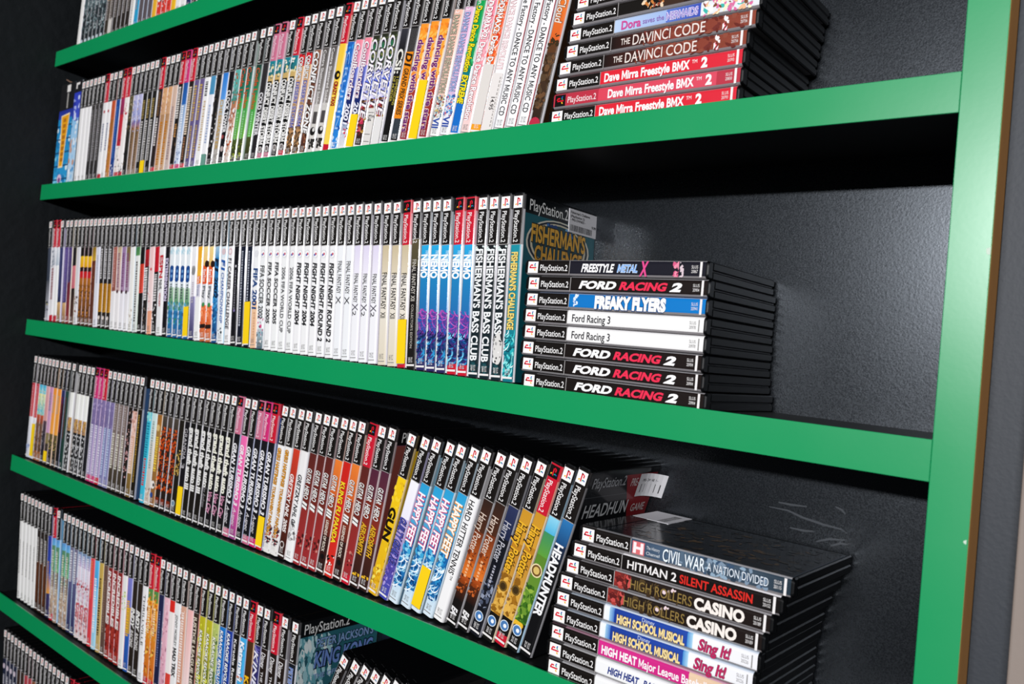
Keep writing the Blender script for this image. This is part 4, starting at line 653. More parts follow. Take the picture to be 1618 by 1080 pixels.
D_('hitman', 'black game case with white and red serif title', [(.988, '14100f')], side='e4e0de', edge=.5, text=[('HITMAN 2', .305, .545, 6.6, 'E8E4E2', {'b': .02}), ('SILENT ASSASSIN', .56, .88, 6.6, 'D82C24', {'b': .02})])
D_('casino', 'dark game case with red end and cream gambling title', [(.34, '8c2c28', '5c2420'), (.988, '241a14', '1c1412')], side='2c201a', edge=.2, text=[('HIGH ROLLERS', .36, .655, 7.6, '8C7440', {'b': .0, 'o': '3c3018', 'ow': .02}), ('CASINO', .665, .885, 8.4, 'F2E8E0', {'b': .05})], blobs=[(.275, .36, ['a83c34', '5c1c1c', 'c8504c'], 12, 4), (.36, .6, ['4c3c24', '3c2c1c'], 12, 4), (.5, .58, ['e8d0d4'], 2, 3)])
D_('hsm', 'blue and white game case with yellow school title and pink script', [(.305, 'f2f2f4', 'e8f0f6'), (.33, '9cc8e4', '3c70c0'), (.685, '1c3c94', '2448a4'), (.71, '3c88cc', 'a8d4ec'), (.988, 'f2f2f4', 'ececf0')], side='b8d4ec', edge=.3, text=[('HIGH SCHOOL MUSICAL', .345, .675, 6.6, 'F4DCA0', {'b': .04, 'o': '6c5420', 'x': -1.4}), ('Disney', .47, .53, 3.4, 'C8D4E8', {'x': 4.4}), ('Sing It!', .735, .88, 8.4, 'B8285C', {'b': .03, 's': .2, 'o': '4c1c34', 'ow': .02})], foot='g')
D_('heatpink', 'magenta game case with white baseball title', [(.72, 'd42c88', 'cc2880'), (.988, 'e8c8a8', 'd8b898')], side='c83c84', edge=.2, text=[('HIGH HEAT', .295, .475, 6.6, 'F6F2F4', {'b': .04}), ('Major League Baseball', .485, .80, 6.6, 'F6F2F4', {'b': .02})], foot='g')
D_('heatwhite', 'white game case with small blue baseball title', [(.988, 'f0f0f0')], side='ececec', edge=.3, text=[('HIGH HEAT', .34, .50, 5.6, '2C3C84', {'b': .04, 's': .2}), ('BASEBALL 2004', .52, .74, 5.6, '2C3C84', {'b': .03, 's': .2})], foot='g')

# ------------------------------------------------------------------ where the cases stand: (bottom x, lean in degrees, design)
ROWS = {
 'second': (250, [
  (-1470.4,-1.69,'box'), (-1426.8,-1.69,'bluecart'), (-1405.1,-1.69,'whiteplain'), (-1390.1,-1.69,'whiteplain'), (-1375.1,-1.66,'whiteplain'), 
  (-1360.0,-1.36,'greydash'), (-1345.0,-1.36,'greydash'), (-1330.0,-1.36,'greydash'), (-1315.0,-0.96,'reddot:r'), (-1300.0,-0.96,'reddot'), 
  (-1285.0,-0.96,'orbrown'), (-1269.3,-0.57,'navytall'), (-1254.0,-0.15,'redpurple:r'), (-1239.0,-0.15,'redwhite:r'), (-1224.0,-0.15,'darkolive'), 
  (-1209.0,-0.08,'lavbrown'), (-1194.0,0.11,'lavbrown'), (-1179.0,0.16,'goldgrey'), (-1164.0,0.25,'goldgrey+y'), (-1149.0,0.25,'goldgrey'), 
  (-1132.2,1.05,'pinkblack:r'), (-1117.2,1.07,'tanorange'), (-1102.1,1.07,'tanorange'), (-1087.1,1.07,'paletan'), (-1072.1,1.24,'blkwhite:r'), 
  (-1057.1,1.24,'blueice:m'), (-1042.1,1.92,'blktan:r'), (-1027.1,1.97,'purplegold'), (-1012.1,1.97,'purplegold'), (-997.1,1.97,'whitetan'), 
  (-982.1,2.1,'whiteblue'), (-967.1,2.29,'blackwhite'), (-951.4,2.86,'chess'), (-936.4,3.12,'clock'), (-921.3,3.12,'tealorange'), 
  (-906.3,3.12,'lyoko'), (-891.3,3.12,'lyoko'), (-871.8,3.65,'lyokodark'), (-856.2,3.91,'coldwinter'), (-841.2,3.97,'cds:p'), (-826.1,4.21,'cds:p'), 
  (-808.5,4.46,'cds'), (-793.4,4.65,'cds:r'), (-778.1,4.9,'cds2'), (-763.0,5.0,'cds2'), (-747.8,5.25,'conflictzone'), (-731.7,5.46,'contra'), 
  (-716.0,5.66,'contra'), (-700.5,5.96,'taxi:r'), (-685.4,6.25,'bluecool'), (-670.3,6.25,'boarders'), (-655.2,6.63,'boarders+y'), 
  (-640.1,6.67,'corvette'), (-625.0,6.67,'corvette+p'), (-609.9,6.74,'corvette+q'), (-593.1,7.23,'csi'), (-577.7,7.43,'d1'), (-562.5,7.62,'dwts'), 
  (-547.1,7.84,'dwts+y'), (-531.8,8.04,'dwts'), (-514.8,8.28,'ddrgrey'), (-499.6,8.45,'ddrpink'), (-484.3,8.67,'extreme'), 
  (-469.0,8.88,'ddrmaxpink'), (-453.7,9.1,'ddrmaxorange+g'), (-438.4,9.32,'ddrwhite'), (-422.5,9.54,'dfactory'), (-407.2,9.75,'dfactory'), 
  (-391.9,9.95,'dfactory'), (-376.2,10.17,'darkcloud'), 
 ]),
 'third': (0, [
  (-1463.5,-7.57,'dusk'), (-1445.0,-7.51,'redpic:r'), (-1428.7,-7.42,'redpale:r'), (-1413.6,-7.42,'navytan'), (-1391.6,-7.29,'purpletan'), 
  (-1376.5,-7.29,'purplered'), (-1359.4,-6.91,'creamblack'), (-1344.3,-6.91,'greywhite'), (-1329.1,-6.91,'matrix'), (-1314.0,-6.91,'matrix'), 
  (-1298.9,-6.91,'matrix'), (-1283.8,-6.91,'brownred'), (-1268.7,-6.91,'lavwhite'), (-1253.6,-6.91,'amber'), (-1238.5,-6.75,'amber'), 
  (-1223.4,-6.75,'amber'), (-1208.3,-6.75,'rustwhite'), (-1193.2,-6.75,'tanpurple'), (-1178.1,-6.75,'mauvewhite'), (-1163.0,-6.75,'olivepurple'), 
  (-1147.9,-6.53,'whitesky'), (-1132.8,-6.53,'greentop'), (-1117.7,-6.29,'redmid'), (-1102.6,-6.29,'redfar'), (-1087.5,-6.29,'palepink'), 
  (-1072.4,-6.29,'redblock'), (-1057.1,-6.14,'espn'), (-1040.9,-6.06,'exterm'), (-1025.8,-6.06,'eyetoy'), (-1010.4,-5.97,'eyetoy'), 
  (-995.4,-5.91,'eyetoy'), (-980.3,-5.74,'eyetoy+y'), (-965.2,-5.74,'greyoval'), (-950.1,-5.74,'yelloworange'), (-935.0,-5.74,'ballorange'), 
  (-920.0,-5.74,'ballorange'), (-904.9,-5.74,'f12002'), (-888.7,-5.55,'f1champ'), (-872.7,-5.47,'f1career'), (-857.6,-5.47,'fanta'), 
  (-842.1,-5.39,'navyscript'), (-826.6,-5.33,'navyscript+y'), (-811.1,-5.25,'fifa2001'), (-796.1,-5.25,'fifa2002'), (-779.8,-5.14,'fifa2005'), 
  (-764.8,-5.1,'fifa2005'), (-749.7,-5.1,'worldcup'), (-733.3,-4.95,'worldcup'), (-718.2,-4.95,'fn2004'), (-703.1,-4.95,'fn2004'), 
  (-687.1,-4.84,'fn2004'), (-671.3,-4.78,'fnr2'), (-655.0,-4.71,'fnr2'), (-640.0,-4.71,'ffx'), (-624.4,-4.68,'ffx'), (-609.3,-4.68,'ffx2'), 
  (-593.9,-4.66,'ffx2'), (-577.6,-4.65,'ffx2'), (-561.0,-4.64,'ff12'), (-545.3,-4.63,'ff12'), (-529.5,-4.54,'ff12+y:r'), (-514.5,-4.38,'ffce'), 
  (-499.4,-4.24,'nemo'), (-484.4,-4.24,'nemo'), (-469.4,-4.24,'nemo'), (-454.3,-3.42,'nemo:r'), (-439.3,-3.11,'nemo:r'), (-424.3,-2.54,'bass'), 
  (-409.3,-2.54,'bass'), (-394.2,-2.54,'bass+d'), (-379.2,-2.22,'fisher'), 
 ]),
 'fourth': (-250, [
  (-1481.2,-1.98,'redtop'), (-1464.2,-1.82,'redtop+y'), (-1449.2,-1.82,'cyanbrown'), (-1434.2,-1.82,'cyanbrown'), (-1419.2,-1.82,'peachdark'), 
  (-1404.2,-1.82,'mauvedots+y'), (-1389.2,-1.82,'orangedots'), (-1371.4,-1.63,'orangedots'), (-1356.3,-1.63,'navyred'), (-1341.0,-1.57,'darkgreen'), 
  (-1321.7,-1.51,'whitegold'), (-1297.2,-1.42,'whitegold'), (-1282.2,-1.42,'whitegold'), (-1266.0,-1.33,'whitegold'), (-1251.0,-1.33,'darkplain'), 
  (-1235.2,-1.19,'lavletter:m'), (-1220.2,-1.19,'lavletter:m'), (-1205.2,-1.19,'lavletter:r'), (-1190.2,-1.19,'lavblue'), (-1175.2,-0.96,'lavblue'), 
  (-1160.2,-0.96,'taupe'), (-1145.2,-0.96,'taupe'), (-1130.2,-0.96,'taupe'), (-1115.2,-0.96,'pinkdash'), (-1100.2,-0.96,'pinkgold'), 
  (-1085.2,-0.96,'golddots'), (-1055.9,-0.69,'cyanred'), (-1040.9,-0.69,'paleteal'), (-1025.9,-0.69,'goldball'), (-1010.7,-0.6,'gow'), 
  (-995.6,-0.56,'gow'), (-979.5,-0.23,'gow'), (-964.5,-0.23,'golddisc'), (-949.5,-0.23,'grandia+y'), (-934.5,0.07,'gta3'), (-919.5,0.3,'gta3'), 
  (-904.5,1.11,'gta3'), (-889.5,1.11,'gtasa'), (-874.5,1.15,'gtavc'), (-859.5,1.15,'gtavc'), (-844.5,1.59,'gtavc'), (-829.5,1.59,'gt3:p'), 
  (-814.5,2.15,'gt3pink'), (-799.5,2.3,'gt3'), (-784.5,2.3,'gt3:p'), (-769.4,2.3,'gt3:m'), (-754.4,2.3,'gt3+y:r'), (-738.5,3.77,'greg'), 
  (-723.4,3.93,'greg'), (-707.6,4.44,'gretzkyred'), (-692.6,4.52,'gretzkywhite'), (-677.2,5.24,'gh2'), (-662.1,5.56,'gh2'), (-647.1,5.58,'gh2'), 
  (-632.0,6.21,'gh3'), (-616.9,6.21,'kfp'), (-601.8,6.21,'gh3'), (-586.7,6.94,'gh2:r'), (-571.6,7.29,'ghaero'), (-556.4,7.68,'ghaero'), 
  (-541.0,12.57,'gun'), (-523.8,13.61,'gear'), (-508.4,13.89,'happy'), (-489.5,14.05,'happy'), (-474.0,14.05,'happy+y'), 
  (-456.7,14.25,'happyorange'), (-441.2,14.25,'tennis'), (-423.0,14.45,'hporange'), (-407.5,14.45,'hporange'), (-391.6,14.6,'hpblue'), 
  (-375.3,14.85,'hpgold'), (-359.8,14.85,'hpgold:r'), (-344.3,14.85,'quidditch'), (-328.8,14.85,'headhunter'), 
 ]),
 'fifth': (-500, [
  (-1451.4,-9.49,'whitesmall'), (-1436.2,-9.49,'whitesmall'), (-1420.9,-8.98,'whitesmall'), (-1405.7,-8.97,'whitesmall'), 
  (-1390.5,-8.97,'whitesmall'), (-1375.3,-8.97,'brownwhite'), (-1360.2,-8.97,'brownwhite'), (-1345.0,-8.97,'brownwhite'), 
  (-1329.8,-8.97,'blueamber'), (-1314.7,-8.17,'skytan:r'), (-1299.5,-7.97,'skytan'), (-1278.2,-6.59,'skytan'), (-1263.0,-6.59,'skytan'), 
  (-1247.9,-6.46,'lavnavy'), (-1232.8,-6.46,'lavnavy'), (-1217.7,-6.46,'pinkwhite'), (-1202.6,-6.46,'pinkwhite'), (-1187.4,-6.46,'pinkwhite'), 
  (-1172.4,-6.46,'redpink'), (-1157.3,-6.46,'skywhite'), (-1142.2,-6.12,'goldblack'), (-1127.1,-6.12,'umber'), (-1112.0,-6.12,'redwhitetext'), 
  (-1096.9,-5.69,'redwhitetext'), (-1081.9,-5.59,'redwhitetext'), (-1066.8,-5.01,'whitegreen'), (-1051.7,-5.01,'blueyellow'), (-1036.7,-4.49,'indy'), 
  (-1021.6,-4.39,'indy'), (-1006.6,-4.39,'thred'), (-991.5,-4.39,'jak:r'), (-976.5,-4.07,'jak:r'), (-961.5,-4.07,'navydark'), 
  (-946.4,-3.89,'pinksoft'), (-931.4,-3.78,'redwhitebig'), (-916.4,-3.78,'madtrix'), (-901.4,-3.78,'tanpink'), (-886.3,-2.81,'pinkfade'), 
  (-871.3,-2.7,'league'), (-856.2,-2.45,'karayellow'), (-839.8,-2.2,'karayellow'), (-824.8,-2.11,'karagreen'), (-809.0,-1.87,'karablue'), 
  (-793.4,-1.67,'karanavy'), (-778.4,-1.39,'karablack'), (-763.4,-1.2,'katamari'), (-748.4,-1.11,'killzone:r'), (-733.4,-0.93,'kinetica'), 
  (-718.4,-0.93,'disney'), (-700.8,-0.52,'disney:r'), (-684.1,-0.31,'disney'), (-664.3,-0.07,'kingkong'), (-644.5,23,'leanblack'), 
  (-625.3,23,'leanwhite'), (-608.8,23,'leanblack'), (-592.3,23,'leanblack'), (-575.8,23,'leanblack'), (-559.3,23,'leanblack'), 
  (-542.8,23,'leanblack'), 
 ]),
}
STACKS = {
 'second': (3.6, [(-142.2, 362.3, 'blackart'), (-145.2, 347.0, 'brownart'), (-147.5, 331.7, 'dora'), (-149.4, 316.4, 'davinci'), (-155.8, 301.1, 'davinci'), (-157.8, 285.8, 'mirra'), (-158.2, 270.5, 'mirrapink:h'), (-160.2, 255.2, 'mirra')]),
 'third': (3.6, [(-173.3, 112.3, 'metalx'), (-170.6, 97.0, 'fordr2'), (-170.7, 81.7, 'freaky'), (-170.8, 66.4, 'ford3'), (-169.7, 51.1, 'ford3'), (-170.2, 35.8, 'fordr2'), (-168.8, 20.5, 'fordr2'), (-165.4, 5.2, 'fordr2')]),
 'fourth': (4, [(-84.0, -122.4, 'civil'), (-91.0, -137.7, 'hitman'), (-97.0, -153.0, 'casino'), (-102.0, -168.3, 'casino'), (-104.0, -183.6, 'hsm'), (-106.5, -198.9, 'hsm'), (-106.5, -214.2, 'heatpink'), (-107.5, -229.5, 'heatwhite'), (-107.0, -244.8, 'heatwhite')]),
}

# ------------------------------------------------------------------ building the cases
SHELL = shell_mesh()
_sheets = {}
def sheet_mesh(key, hdr, var):
    k = (key, hdr, var)
    if k not in _sheets:
        P = Print(); sheet(P, DS[key], hdr, W, len(_sheets) + 3)
        me = P.mesh('cover_sheet'); me.materials.append(M_print); _sheets[k] = me
    return _sheets[k]
def plate(P, pl, a0, a1, b0, b1, col, lay=13, th=0.35):
    """a thin paper label with an edge"""
    top = [pl(a0, b0, lay), pl(a1, b0, lay), pl(a1, b1, lay), pl(a0, b1, lay)]
    low = [pl(a0, b0, 0), pl(a1, b0, 0), pl(a1, b1, 0), pl(a0, b1, 0)]
    c = hx(col); P.quad(top, c)
    for i in range(4):
        j = (i + 1) % 4; P.quad([top[i], top[j], low[j], low[i]], c)
def part(P, name, m, parent, label=None):
    me = P.mesh(name); me.materials.append(m)
    return link(name, me, m, parent, label)
def yellow_sticker(root, t0=.74, t1=.965, col='f4cc10', label='yellow sticker'):
    P = Print(); plate(P, spine_place(t0), 0, (t1 - t0) * H, -6.6, 6.6, col)
    part(P, 'price_sticker', M_stick, root, label)
def barcode(P, pl, a0, a1, b0, b1, rnd):
    a = a0
    while a < a1:
        wd = rnd.uniform(.4, 1.3); mark(P, pl, (a, min(a1, a + wd)), (b0, b1), 0, '2a2a2c', 13.6); a += wd + rnd.uniform(.4, 1.1)
def shop_label(root, pl, aw, bh, lines):
    P = Print(); plate(P, pl, 0, aw, 0, -bh, 'd9d8dc')
    sub = lambda a0, b0: (lambda a, b, l: pl(a0 + a, b0 + b, l + 3))
    y = -3.4
    for s, h, ln in lines:
        write(P, s, sub(2.5, y), ln, h, '2a2a2c', .02); y -= h * 1.55
    barcode(P, pl, 3, aw * .82, -bh + 2, -bh + 8.5, random.Random(3))
    write(P, '9.99', sub(aw - 10, -bh + 11), 8, 2.8, '2a2a2c', .03)
    part(P, 'price_label', M_stick, root, 'white price label with barcode')

HN = {'k': '', 'r': 'red header', 'p': 'pink header', 'm': 'magenta header', 'h': 'red header', 'o': 'rose header'}
VN = {'': '', 'y': 'yellow sticker at foot', 'p': 'printed price sticker at foot', 'q': 'blank white sticker at foot', 'g': '', 'd': 'torn white patch low down'}
multi_hdr = {}
allkeys = []
for nm, (z, rr) in ROWS.items():
    for r in rr: allkeys.append(r[2])
for nm, (yf, rr) in STACKS.items():
    for r in rr: allkeys.append(r[2])
def split_key(k):
    hdr = 'k'; var = ''
    if ':' in k: k, hdr = k.split(':')
    if '+' in k: k, var = k.split('+')
    return k, hdr, var
for k in allkeys:
    a, h, v = split_key(k); multi_hdr.setdefault(a, set()).add(h)
BOXES = {'box': (58.0, 'wide blue boxed game with yellow lettering at the left wall'), 'bluecart': (28.0, 'pale blue and indigo boxed game right of the wide blue box')}
def phrase(k):
    a, h, v = split_key(k)
    s = BOXES[a][1] if a in BOXES else DS[a]['desc']
    if len(multi_hdr[a]) > 1 and h != 'k': s += ', ' + HN[h]
    if VN[v]: s += ', ' + VN[v]
    return s
ORD = 'zeroth first second third fourth fifth sixth seventh eighth ninth'.split()
NUM = 'zero one two three four five six seven eight nine'.split()
def labels(keys, where, order):
    ph = [phrase(k) for k in keys]
    out = []
    for i, p in enumerate(ph):
        n = ph.count(p)
        if n == 1: s = f'{p}, {where}'
        else: s = f'{p}, {ORD[ph[:i + 1].count(p)]} of {NUM[n]} {order}, {where}'
        if len(s.split()) > 16: s = s.replace(', ' + where, '')
        if len(s.split()) > 16: s = s.replace(' game case', ' case')
        out.append(s)
    return out

def root_empty(name, label, group, category='game case'):
    o = bpy.data.objects.new(name, None); C.objects.link(o)
    o.empty_display_size = 0.02
    o['label'] = label; o['category'] = category; o['group'] = group
    return o
def build_case(k, label, group):
    key, hdr, var = split_key(k)
    root = root_empty('game_case', label, group)
    link('case_shell', SHELL, None, root)
    link('cover_sheet', sheet_mesh(key, hdr, ''), None, root)
    if var == 'y': yellow_sticker(root, {'gt3': .77, 'goldgrey': .86, 'redtop': .66, 'mauvedots': .87, 'ff12': .71, 'boarders': .76, 'dwts': .62, 'navyscript': .67, 'grandia': .76, 'happy': .73}.get(key, .74))
    if var == 'g': yellow_sticker(root, .60, .93, 'd8d2cc', 'grey sticker')
    if var == 'q': yellow_sticker(root, .80, .975, 'dcdad8', 'blank white sticker')
    if var == 'p':
        P = Print(); plate(P, spine_place(.74), 0, .235 * H, -6.6, 6.6, 'd9d5d0')
        q = lambda a, b, l: spine_place(.80)(-b, a - 4, l + 3)
        write(P, '$2', q, 6, 7, '222222', .02)
        write(P, '99', lambda a, b, l: q(a + 6.5, b + 1.4, l), 4, 3, '222222', .02)
        for j in range(5): mark(P, spine_place(.765 + j * .045 * (1 if j else 1)), (0, .8), (-5, 4.5), 0, '5a5654', 13.6) if j in (0, 3, 4) else None
        part(P, 'price_sticker', M_stick, root, 'printed white price sticker')
    if var == 'd':
        P = Print(); rnd = random.Random(5); pl = spine_place(.74)
        pts = []
        for j in range(16):
            an = j * PI / 8; r = rnd.uniform(.8, 1.1)
            pts.append(pl(16 + 16 * r * math.cos(an), max(-6.8, min(6.8, 1 + 6.4 * r * math.sin(an))), 13))
        P.quad(pts, hx('d6d4d0'))
        for j in range(12):
            a, b, r = rnd.uniform(4, 30), rnd.uniform(-4.5, 5), rnd.uniform(.8, 2)
            P.quad([pl(a + r * math.cos(i * PI / 3), b + r * math.sin(i * PI / 3), 13.3 + .1 * j) for i in range(6)], hx(rnd.choice(['a8a6a4', '8c8a88', 'f0eeec', '3c3c3c'])))
        part(P, 'torn_label', M_stick, root, 'torn white paper patch')
    if key == 'fisher':
        shop_label(root, lambda a, b, l: (W / 2 + EPS + .06 * l, 77 + a, H - 2.5 + b), 53, 25, [("Fisherman's Challenge", 2.6, 36), ('(PlayStation 2)', 2.4, 26), ('- PRE-OWNED -', 2.4, 28)])
    if key == 'headhunter':
        def curl(a, b, l):
            k = max(0, a - 8) / 40
            return (W / 2 + EPS + .06 * l + 15 * k * k, 92 + a * (1 - .12 * k), H - 8 + b)
        P = Print()
        for j in range(8):
            a0, a1 = j * 6, j * 6 + 6
            P.quad([curl(a0, 0, 13), curl(a1, 0, 13), curl(a1, -24, 13), curl(a0, -24, 13)], hx('d6d5d8'))
        for j in range(16):
            if j % 3: mark(P, curl, (4 + j * 2.2, 5.3 + j * 2.2), (-20, -11), 0, '2a2a2c', 14)
        write(P, '- PRE-OWNED -', lambda a, b, l: curl(5 + a, -7 + b, l + 3), 26, 2.6, '2a2a2c', .02)
        part(P, 'price_label', M_stick, root, 'white price label curling off the cover')
    if key == 'civil':
        P = Print(); pl = lambda a, b, l: (W / 2 + EPS + .034 * l, 84 + a, 148 + b)
        plate(P, pl, 0, 48, 0, 38, 'dcdbe0'); barcode(P, lambda a, b, l: pl(a, b, l), 4, 40, 6, 14, random.Random(9))
        part(P, 'price_label', M_stick, root, 'white price label')
    return root
def build_box(k, label, group):
    """the two card boxes at the left end of the second shelf"""
    BW = BOXES[k][0]; hw = BW / 2 - .4
    root = root_empty('boxed_game', label, group)
    link('box_body', box_mesh('box_body', -BW / 2, BW / 2, 0, 140, 0, 192, .8), M_card_dark, root)
    P = Print(); rnd = random.Random(2)
    pl = lambda a, b, l: (b, -0.06 - .03 * l, 192 - a)
    def face(a0, a1, c0, c1): P.quad([pl(a0, -hw, 1), pl(a1, -hw, 1), pl(a1, hw, 1), pl(a0, hw, 1)], [hx(c0), hx(c1), hx(c1), hx(c0)])
    def specks(n, a0, a1, r0, r1, cols, l0):
        for k in range(n):
            a, b, r = rnd.uniform(a0, a1), rnd.uniform(-hw, hw), rnd.uniform(r0, r1)
            P.quad([pl(max(a0, min(a1, a + r * math.cos(i * PI / 3))), max(-hw, min(hw, b + r * .8 * math.sin(i * PI / 3))), l0 + .1 * k) for i in range(6)], hx(rnd.choice(cols)))
    if k == 'box':
        face(0.8, 50, '1a1a1c', '1a1a1c'); face(50, 66, '24308c', '2c44b0'); face(66, 191, '1c88c0', '2c9cd4')
        specks(34, 68, 191, 3, 8, ['7cd0f0', '1c78b0', '58bce4', '2c88c4', 'd8ecf4'], 2.2)
        for j in range(5): mark(P, pl, (78 + j * 25, 81 + j * 25), (-hw, hw), 0, '14507c', 6)
        p2 = lambda a, b, l: pl(a, b * 1.3, l)
        P.quad([p2(60, -13, 7), p2(110, -9, 7), p2(158, -9, 7), p2(158, 5, 7), p2(110, 8, 7), p2(57, 14, 7)], hx('f4e0b0'))
        P.quad([p2(62, -11, 8), p2(110, -7, 8), p2(155, -7, 8), p2(155, 3, 8), p2(110, 6, 8), p2(60, 12, 8)], hx('eca418'))
        for j in range(8): mark(P, p2, (66 + j * 10.5, 73 + j * 10.5), (-5, 4), 0, 'b87014', 9)
        mark(P, p2, (4, 17), (-2, 9), 0, 'e8e4e0', 2); mark(P, p2, (19, 47), (0, 4), 0, 'a8a4a0', 2)
        P.quad([p2(178 + 8 * math.cos(i * PI / 6), -2 + 7 * math.sin(i * PI / 6), 8) for i in range(12)], hx('e0c0d8'))
        P.quad([p2(181 + 5 * math.cos(i * PI / 6), -2 + 4 * math.sin(i * PI / 6), 9) for i in range(12)], hx('7c4c8c'))
    else:
        face(0.8, 22, '1c1c20', '1c1c20'); face(22, 70, '2c3cb4', '4454c8'); face(70, 191, '8cc4ec', 'c8dcec')
        specks(16, 24, 75, 2, 6, ['6c78d8', 'a8b4ec', '2430a0', 'd0d8f4'], 2.2)
        specks(30, 75, 191, 2, 6, ['e8f0f8', '6cb0e0', 'b8d8f0', '98c8ec', 'f4f4f4', 'c89880', '4c94cc'], 4.2)
        mark(P, pl, (4, 15), (-8, 6), 0, 'e8e4e0', 9); mark(P, pl, (8, 15), (-3, 6), 0, '1c1c20', 10)
    for y0, y1, c0 in ((1, 139, '7cb8dc' if k == 'box' else 'd8e4ec'),):
        P.quad([(BW / 2 + .1, y0, 1), (BW / 2 + .1, y1, 1), (BW / 2 + .1, y1, 191), (BW / 2 + .1, y0, 191)], hx(c0))
    part(P, 'printed_front', M_card, root)
    if k == 'box':                                                   # a lifted strip of card curving up from the lid
        v, f = [], []
        for i in range(9):
            t = i / 8; x = -20 + 42 * t; z = 192.4 + 11 * (1 - t) ** 2
            for y in (3, 7): v += [(x * S, y * S, z * S), (x * S, y * S, (z - .8) * S)]
        for i in range(8):
            a = 4 * i; b = a + 4
            f += [(a, b, b + 2, a + 2), (a + 1, a + 3, b + 3, b + 1), (a, a + 1, b + 1, b), (a + 2, b + 2, b + 3, a + 3)]
        me = bpy.data.meshes.new('torn_flap'); me.from_pydata(v, [], f)
        link('torn_flap', me, mat('torn_card', hx('a88470'), .8), root, 'brown torn card strip curling up')
    return root, BW
M_card_dark = mat('box_card', hx('1c2024'), .6)

NAMES = {'second': 'second shelf', 'third': 'third shelf', 'fourth': 'fourth shelf', 'fifth': 'fifth shelf'}
made = {}
def copy_case(src, label, group):
    r = src.copy(); C.objects.link(r); r['label'] = label; r['group'] = group
    for ch in src.children:
        c = ch.copy(); C.objects.link(c); c.parent = r
    return r
def get_case(k, label, group):
    if k not in made: made[k] = build_case(k, label, group); return made[k]
    return copy_case(made[k], label, group)
for nm, (zs, rr) in ROWS.items():
    grp = 'game cases standing on the ' + NAMES[nm]
    labs = labels([r[2] for r in rr], NAMES[nm], 'from left')
    for (x, deg, k), lab in zip(rr, labs):
        wd = W
        if k in BOXES: o, wd = build_box(k, lab, grp)
        else: o = get_case(k, lab, grp)
        th = math.radians(deg)
        o.location = (x * S, 14 * S, (zs - 2.3 + wd / 2 * math.sin(abs(th)) + .05) * S)
        o.rotation_euler = (0, th, 0)
for nm, (yf, rr) in STACKS.items():
    grp = 'game cases lying flat on the ' + NAMES[nm]
    labs = labels([r[2] for r in rr], NAMES[nm] + ' pile', 'from top')
    for i, ((x, z, k), lab) in enumerate(zip(rr, labs)):
        o = get_case(k, lab, grp)
        o.location = (x * S, yf * S, z * S)
        o.rotation_euler = (0, -PI / 2, 0)
        if nm == 'third': o.rotation_euler = (0, -PI / 2, math.radians(-.6))

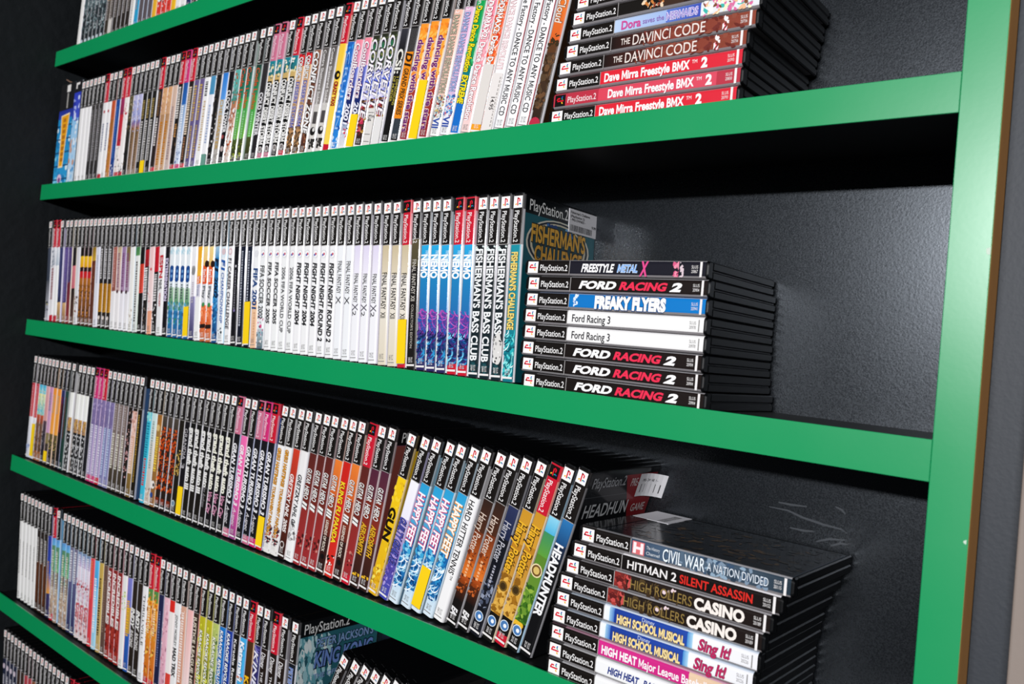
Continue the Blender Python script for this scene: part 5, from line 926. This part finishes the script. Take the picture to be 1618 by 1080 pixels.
# ------------------------------------------------------------------ the far rows of cases at the picture's top and bottom edge: one object
def bulk_rows():
    sv, sf = [], []
    P = Print()
    def put(x, zs, deg, col, col2, hdr, seed, extra=None):
        th = math.radians(deg); z0 = zs - 2.3 + W / 2 * math.sin(abs(th)) + .05
        X = lambda p: (x + p[0] * math.cos(th) + p[2] * math.sin(th), 14 + p[1], z0 - p[0] * math.sin(th) + p[2] * math.cos(th))
        v, f = [], []
        shell_into(v, f); b = len(sv)
        sv.extend(X(p) for p in v); sf.extend(tuple(b + i for i in q) for q in f)
        Q = Print()
        d = {'bands': [(.62, col), (.988, col2)], 'side': col, 'edge': .5}
        if extra: d.update(extra)
        sheet(Q, d, hdr, W, seed)
        b = len(P.v); P.v.extend(X(p) for p in Q.v); P.f.extend(tuple(b + i for i in q) for q in Q.f); P.c.extend(Q.c)
    teal = {'blobs': [(.55, .86, ['8ca4a8', 'c8d4d4', '3c4c50', '5c7074'], 26, 3)], 'discs': [(.93, 0, 4.4, 'c8d4dc')], 'foot': None}
    dots = {'blobs': [(.6, .9, ['f0f0ec', '303030', 'e04838'], 12, 3)], 'discs': [(.8, 0, 5, 'f0ece8')]}
    br = {'dash': [(.55, .8, 6, '9c9490', 0)]}
    top = [('f0eeea', 'f0eeea', {'side': 'a89cc8', 'foot': None})] + [('4c5c60', '262c30', teal)] * 6 + [('b0904c', '3c342c', br)] + [('4c443e', '342c28', dict(br, bars=[(.80, .985, -.9, .9, 'd8d2cc')], foot=None))] + [('4c443e', '2c2622', br)] * 4 + [('eceae6', 'eceae6', {'dash': [(.4, .95, 3, '8c8480', 0)], 'foot': None})] + \
        [('3c78b8', '2c9cc8', br)] + [('3c7cc0', '5c5458', {'side': '6cb0e8'})] * 3 + [('e8b030', 'e8b030', {'foot': None})] + [('e03c30', 'd83c30', dots)] * 3 + [('f0c030', 'ecb828', {'foot': None})] + [('e8e4e0', 'eceae8', {'foot': 'g'})] * 2 + [('2c3c70', '24305c', {})] + [('4c2c2c', '3c2424', {})]
    for i, (a, b, e) in enumerate(top): put(-1456 + i * 15.3, 500, 1.5, a, b, 'k', 50 + i, e)
    fh = {'discs': [(.345, 0, 4.6, 'd8c8d4')], 'dash': [(.42, .8, 5, 'e0dee4', 0)]}
    low = [('20263c', '181c2c', fh)] * 4 + [('3c2c24', '2c2420', br)] * 2 + [('b04048', '283060', dots)] * 2 + [('8c5030', '4c3020', br)] + [('e8e6e4', 'e4e2e0', {})] * 2 + [('3c302a', '2c2420', br)] * 6 + [('1c1a1c', '241c1c', {}, 'r'), ('c83038', '2c2024', {}, 'r'), ('b82c34', '3c2428', {}, 'r')] + [('3c2c28', '302420', br)] * 8
    for i, t in enumerate(low):
        put(-1458 + i * 15.4, -750, -10 + i * .26, t[0], t[1], t[3] if len(t) > 3 else 'k', 90 + i, t[2])
    me = bpy.data.meshes.new('game_cases')
    n = len(sv)
    me.from_pydata([(a * S, b * S, c * S) for a, b, c in sv + P.v], [], sf + [tuple(n + i for i in q) for q in P.f])
    at = me.color_attributes.new('Col', 'FLOAT_COLOR', 'CORNER')
    flat = [0.01, 0.01, 0.01, 1.0] * sum(len(q) for q in sf)
    for cs in P.c:
        for c in cs: flat += [c[0], c[1], c[2], 1.0]
    at.data.foreach_set('color', flat)
    me.materials.append(M_shell); me.materials.append(M_print)
    me.polygons.foreach_set('material_index', [0] * len(sf) + [1] * len(P.f))
    me.update()
    o = link('game_cases', me, None)
    o['kind'] = 'stuff'; o['category'] = 'game cases'
    o['label'] = 'remaining game cases on the first and sixth shelves, cut by the picture edge'
bulk_rows()
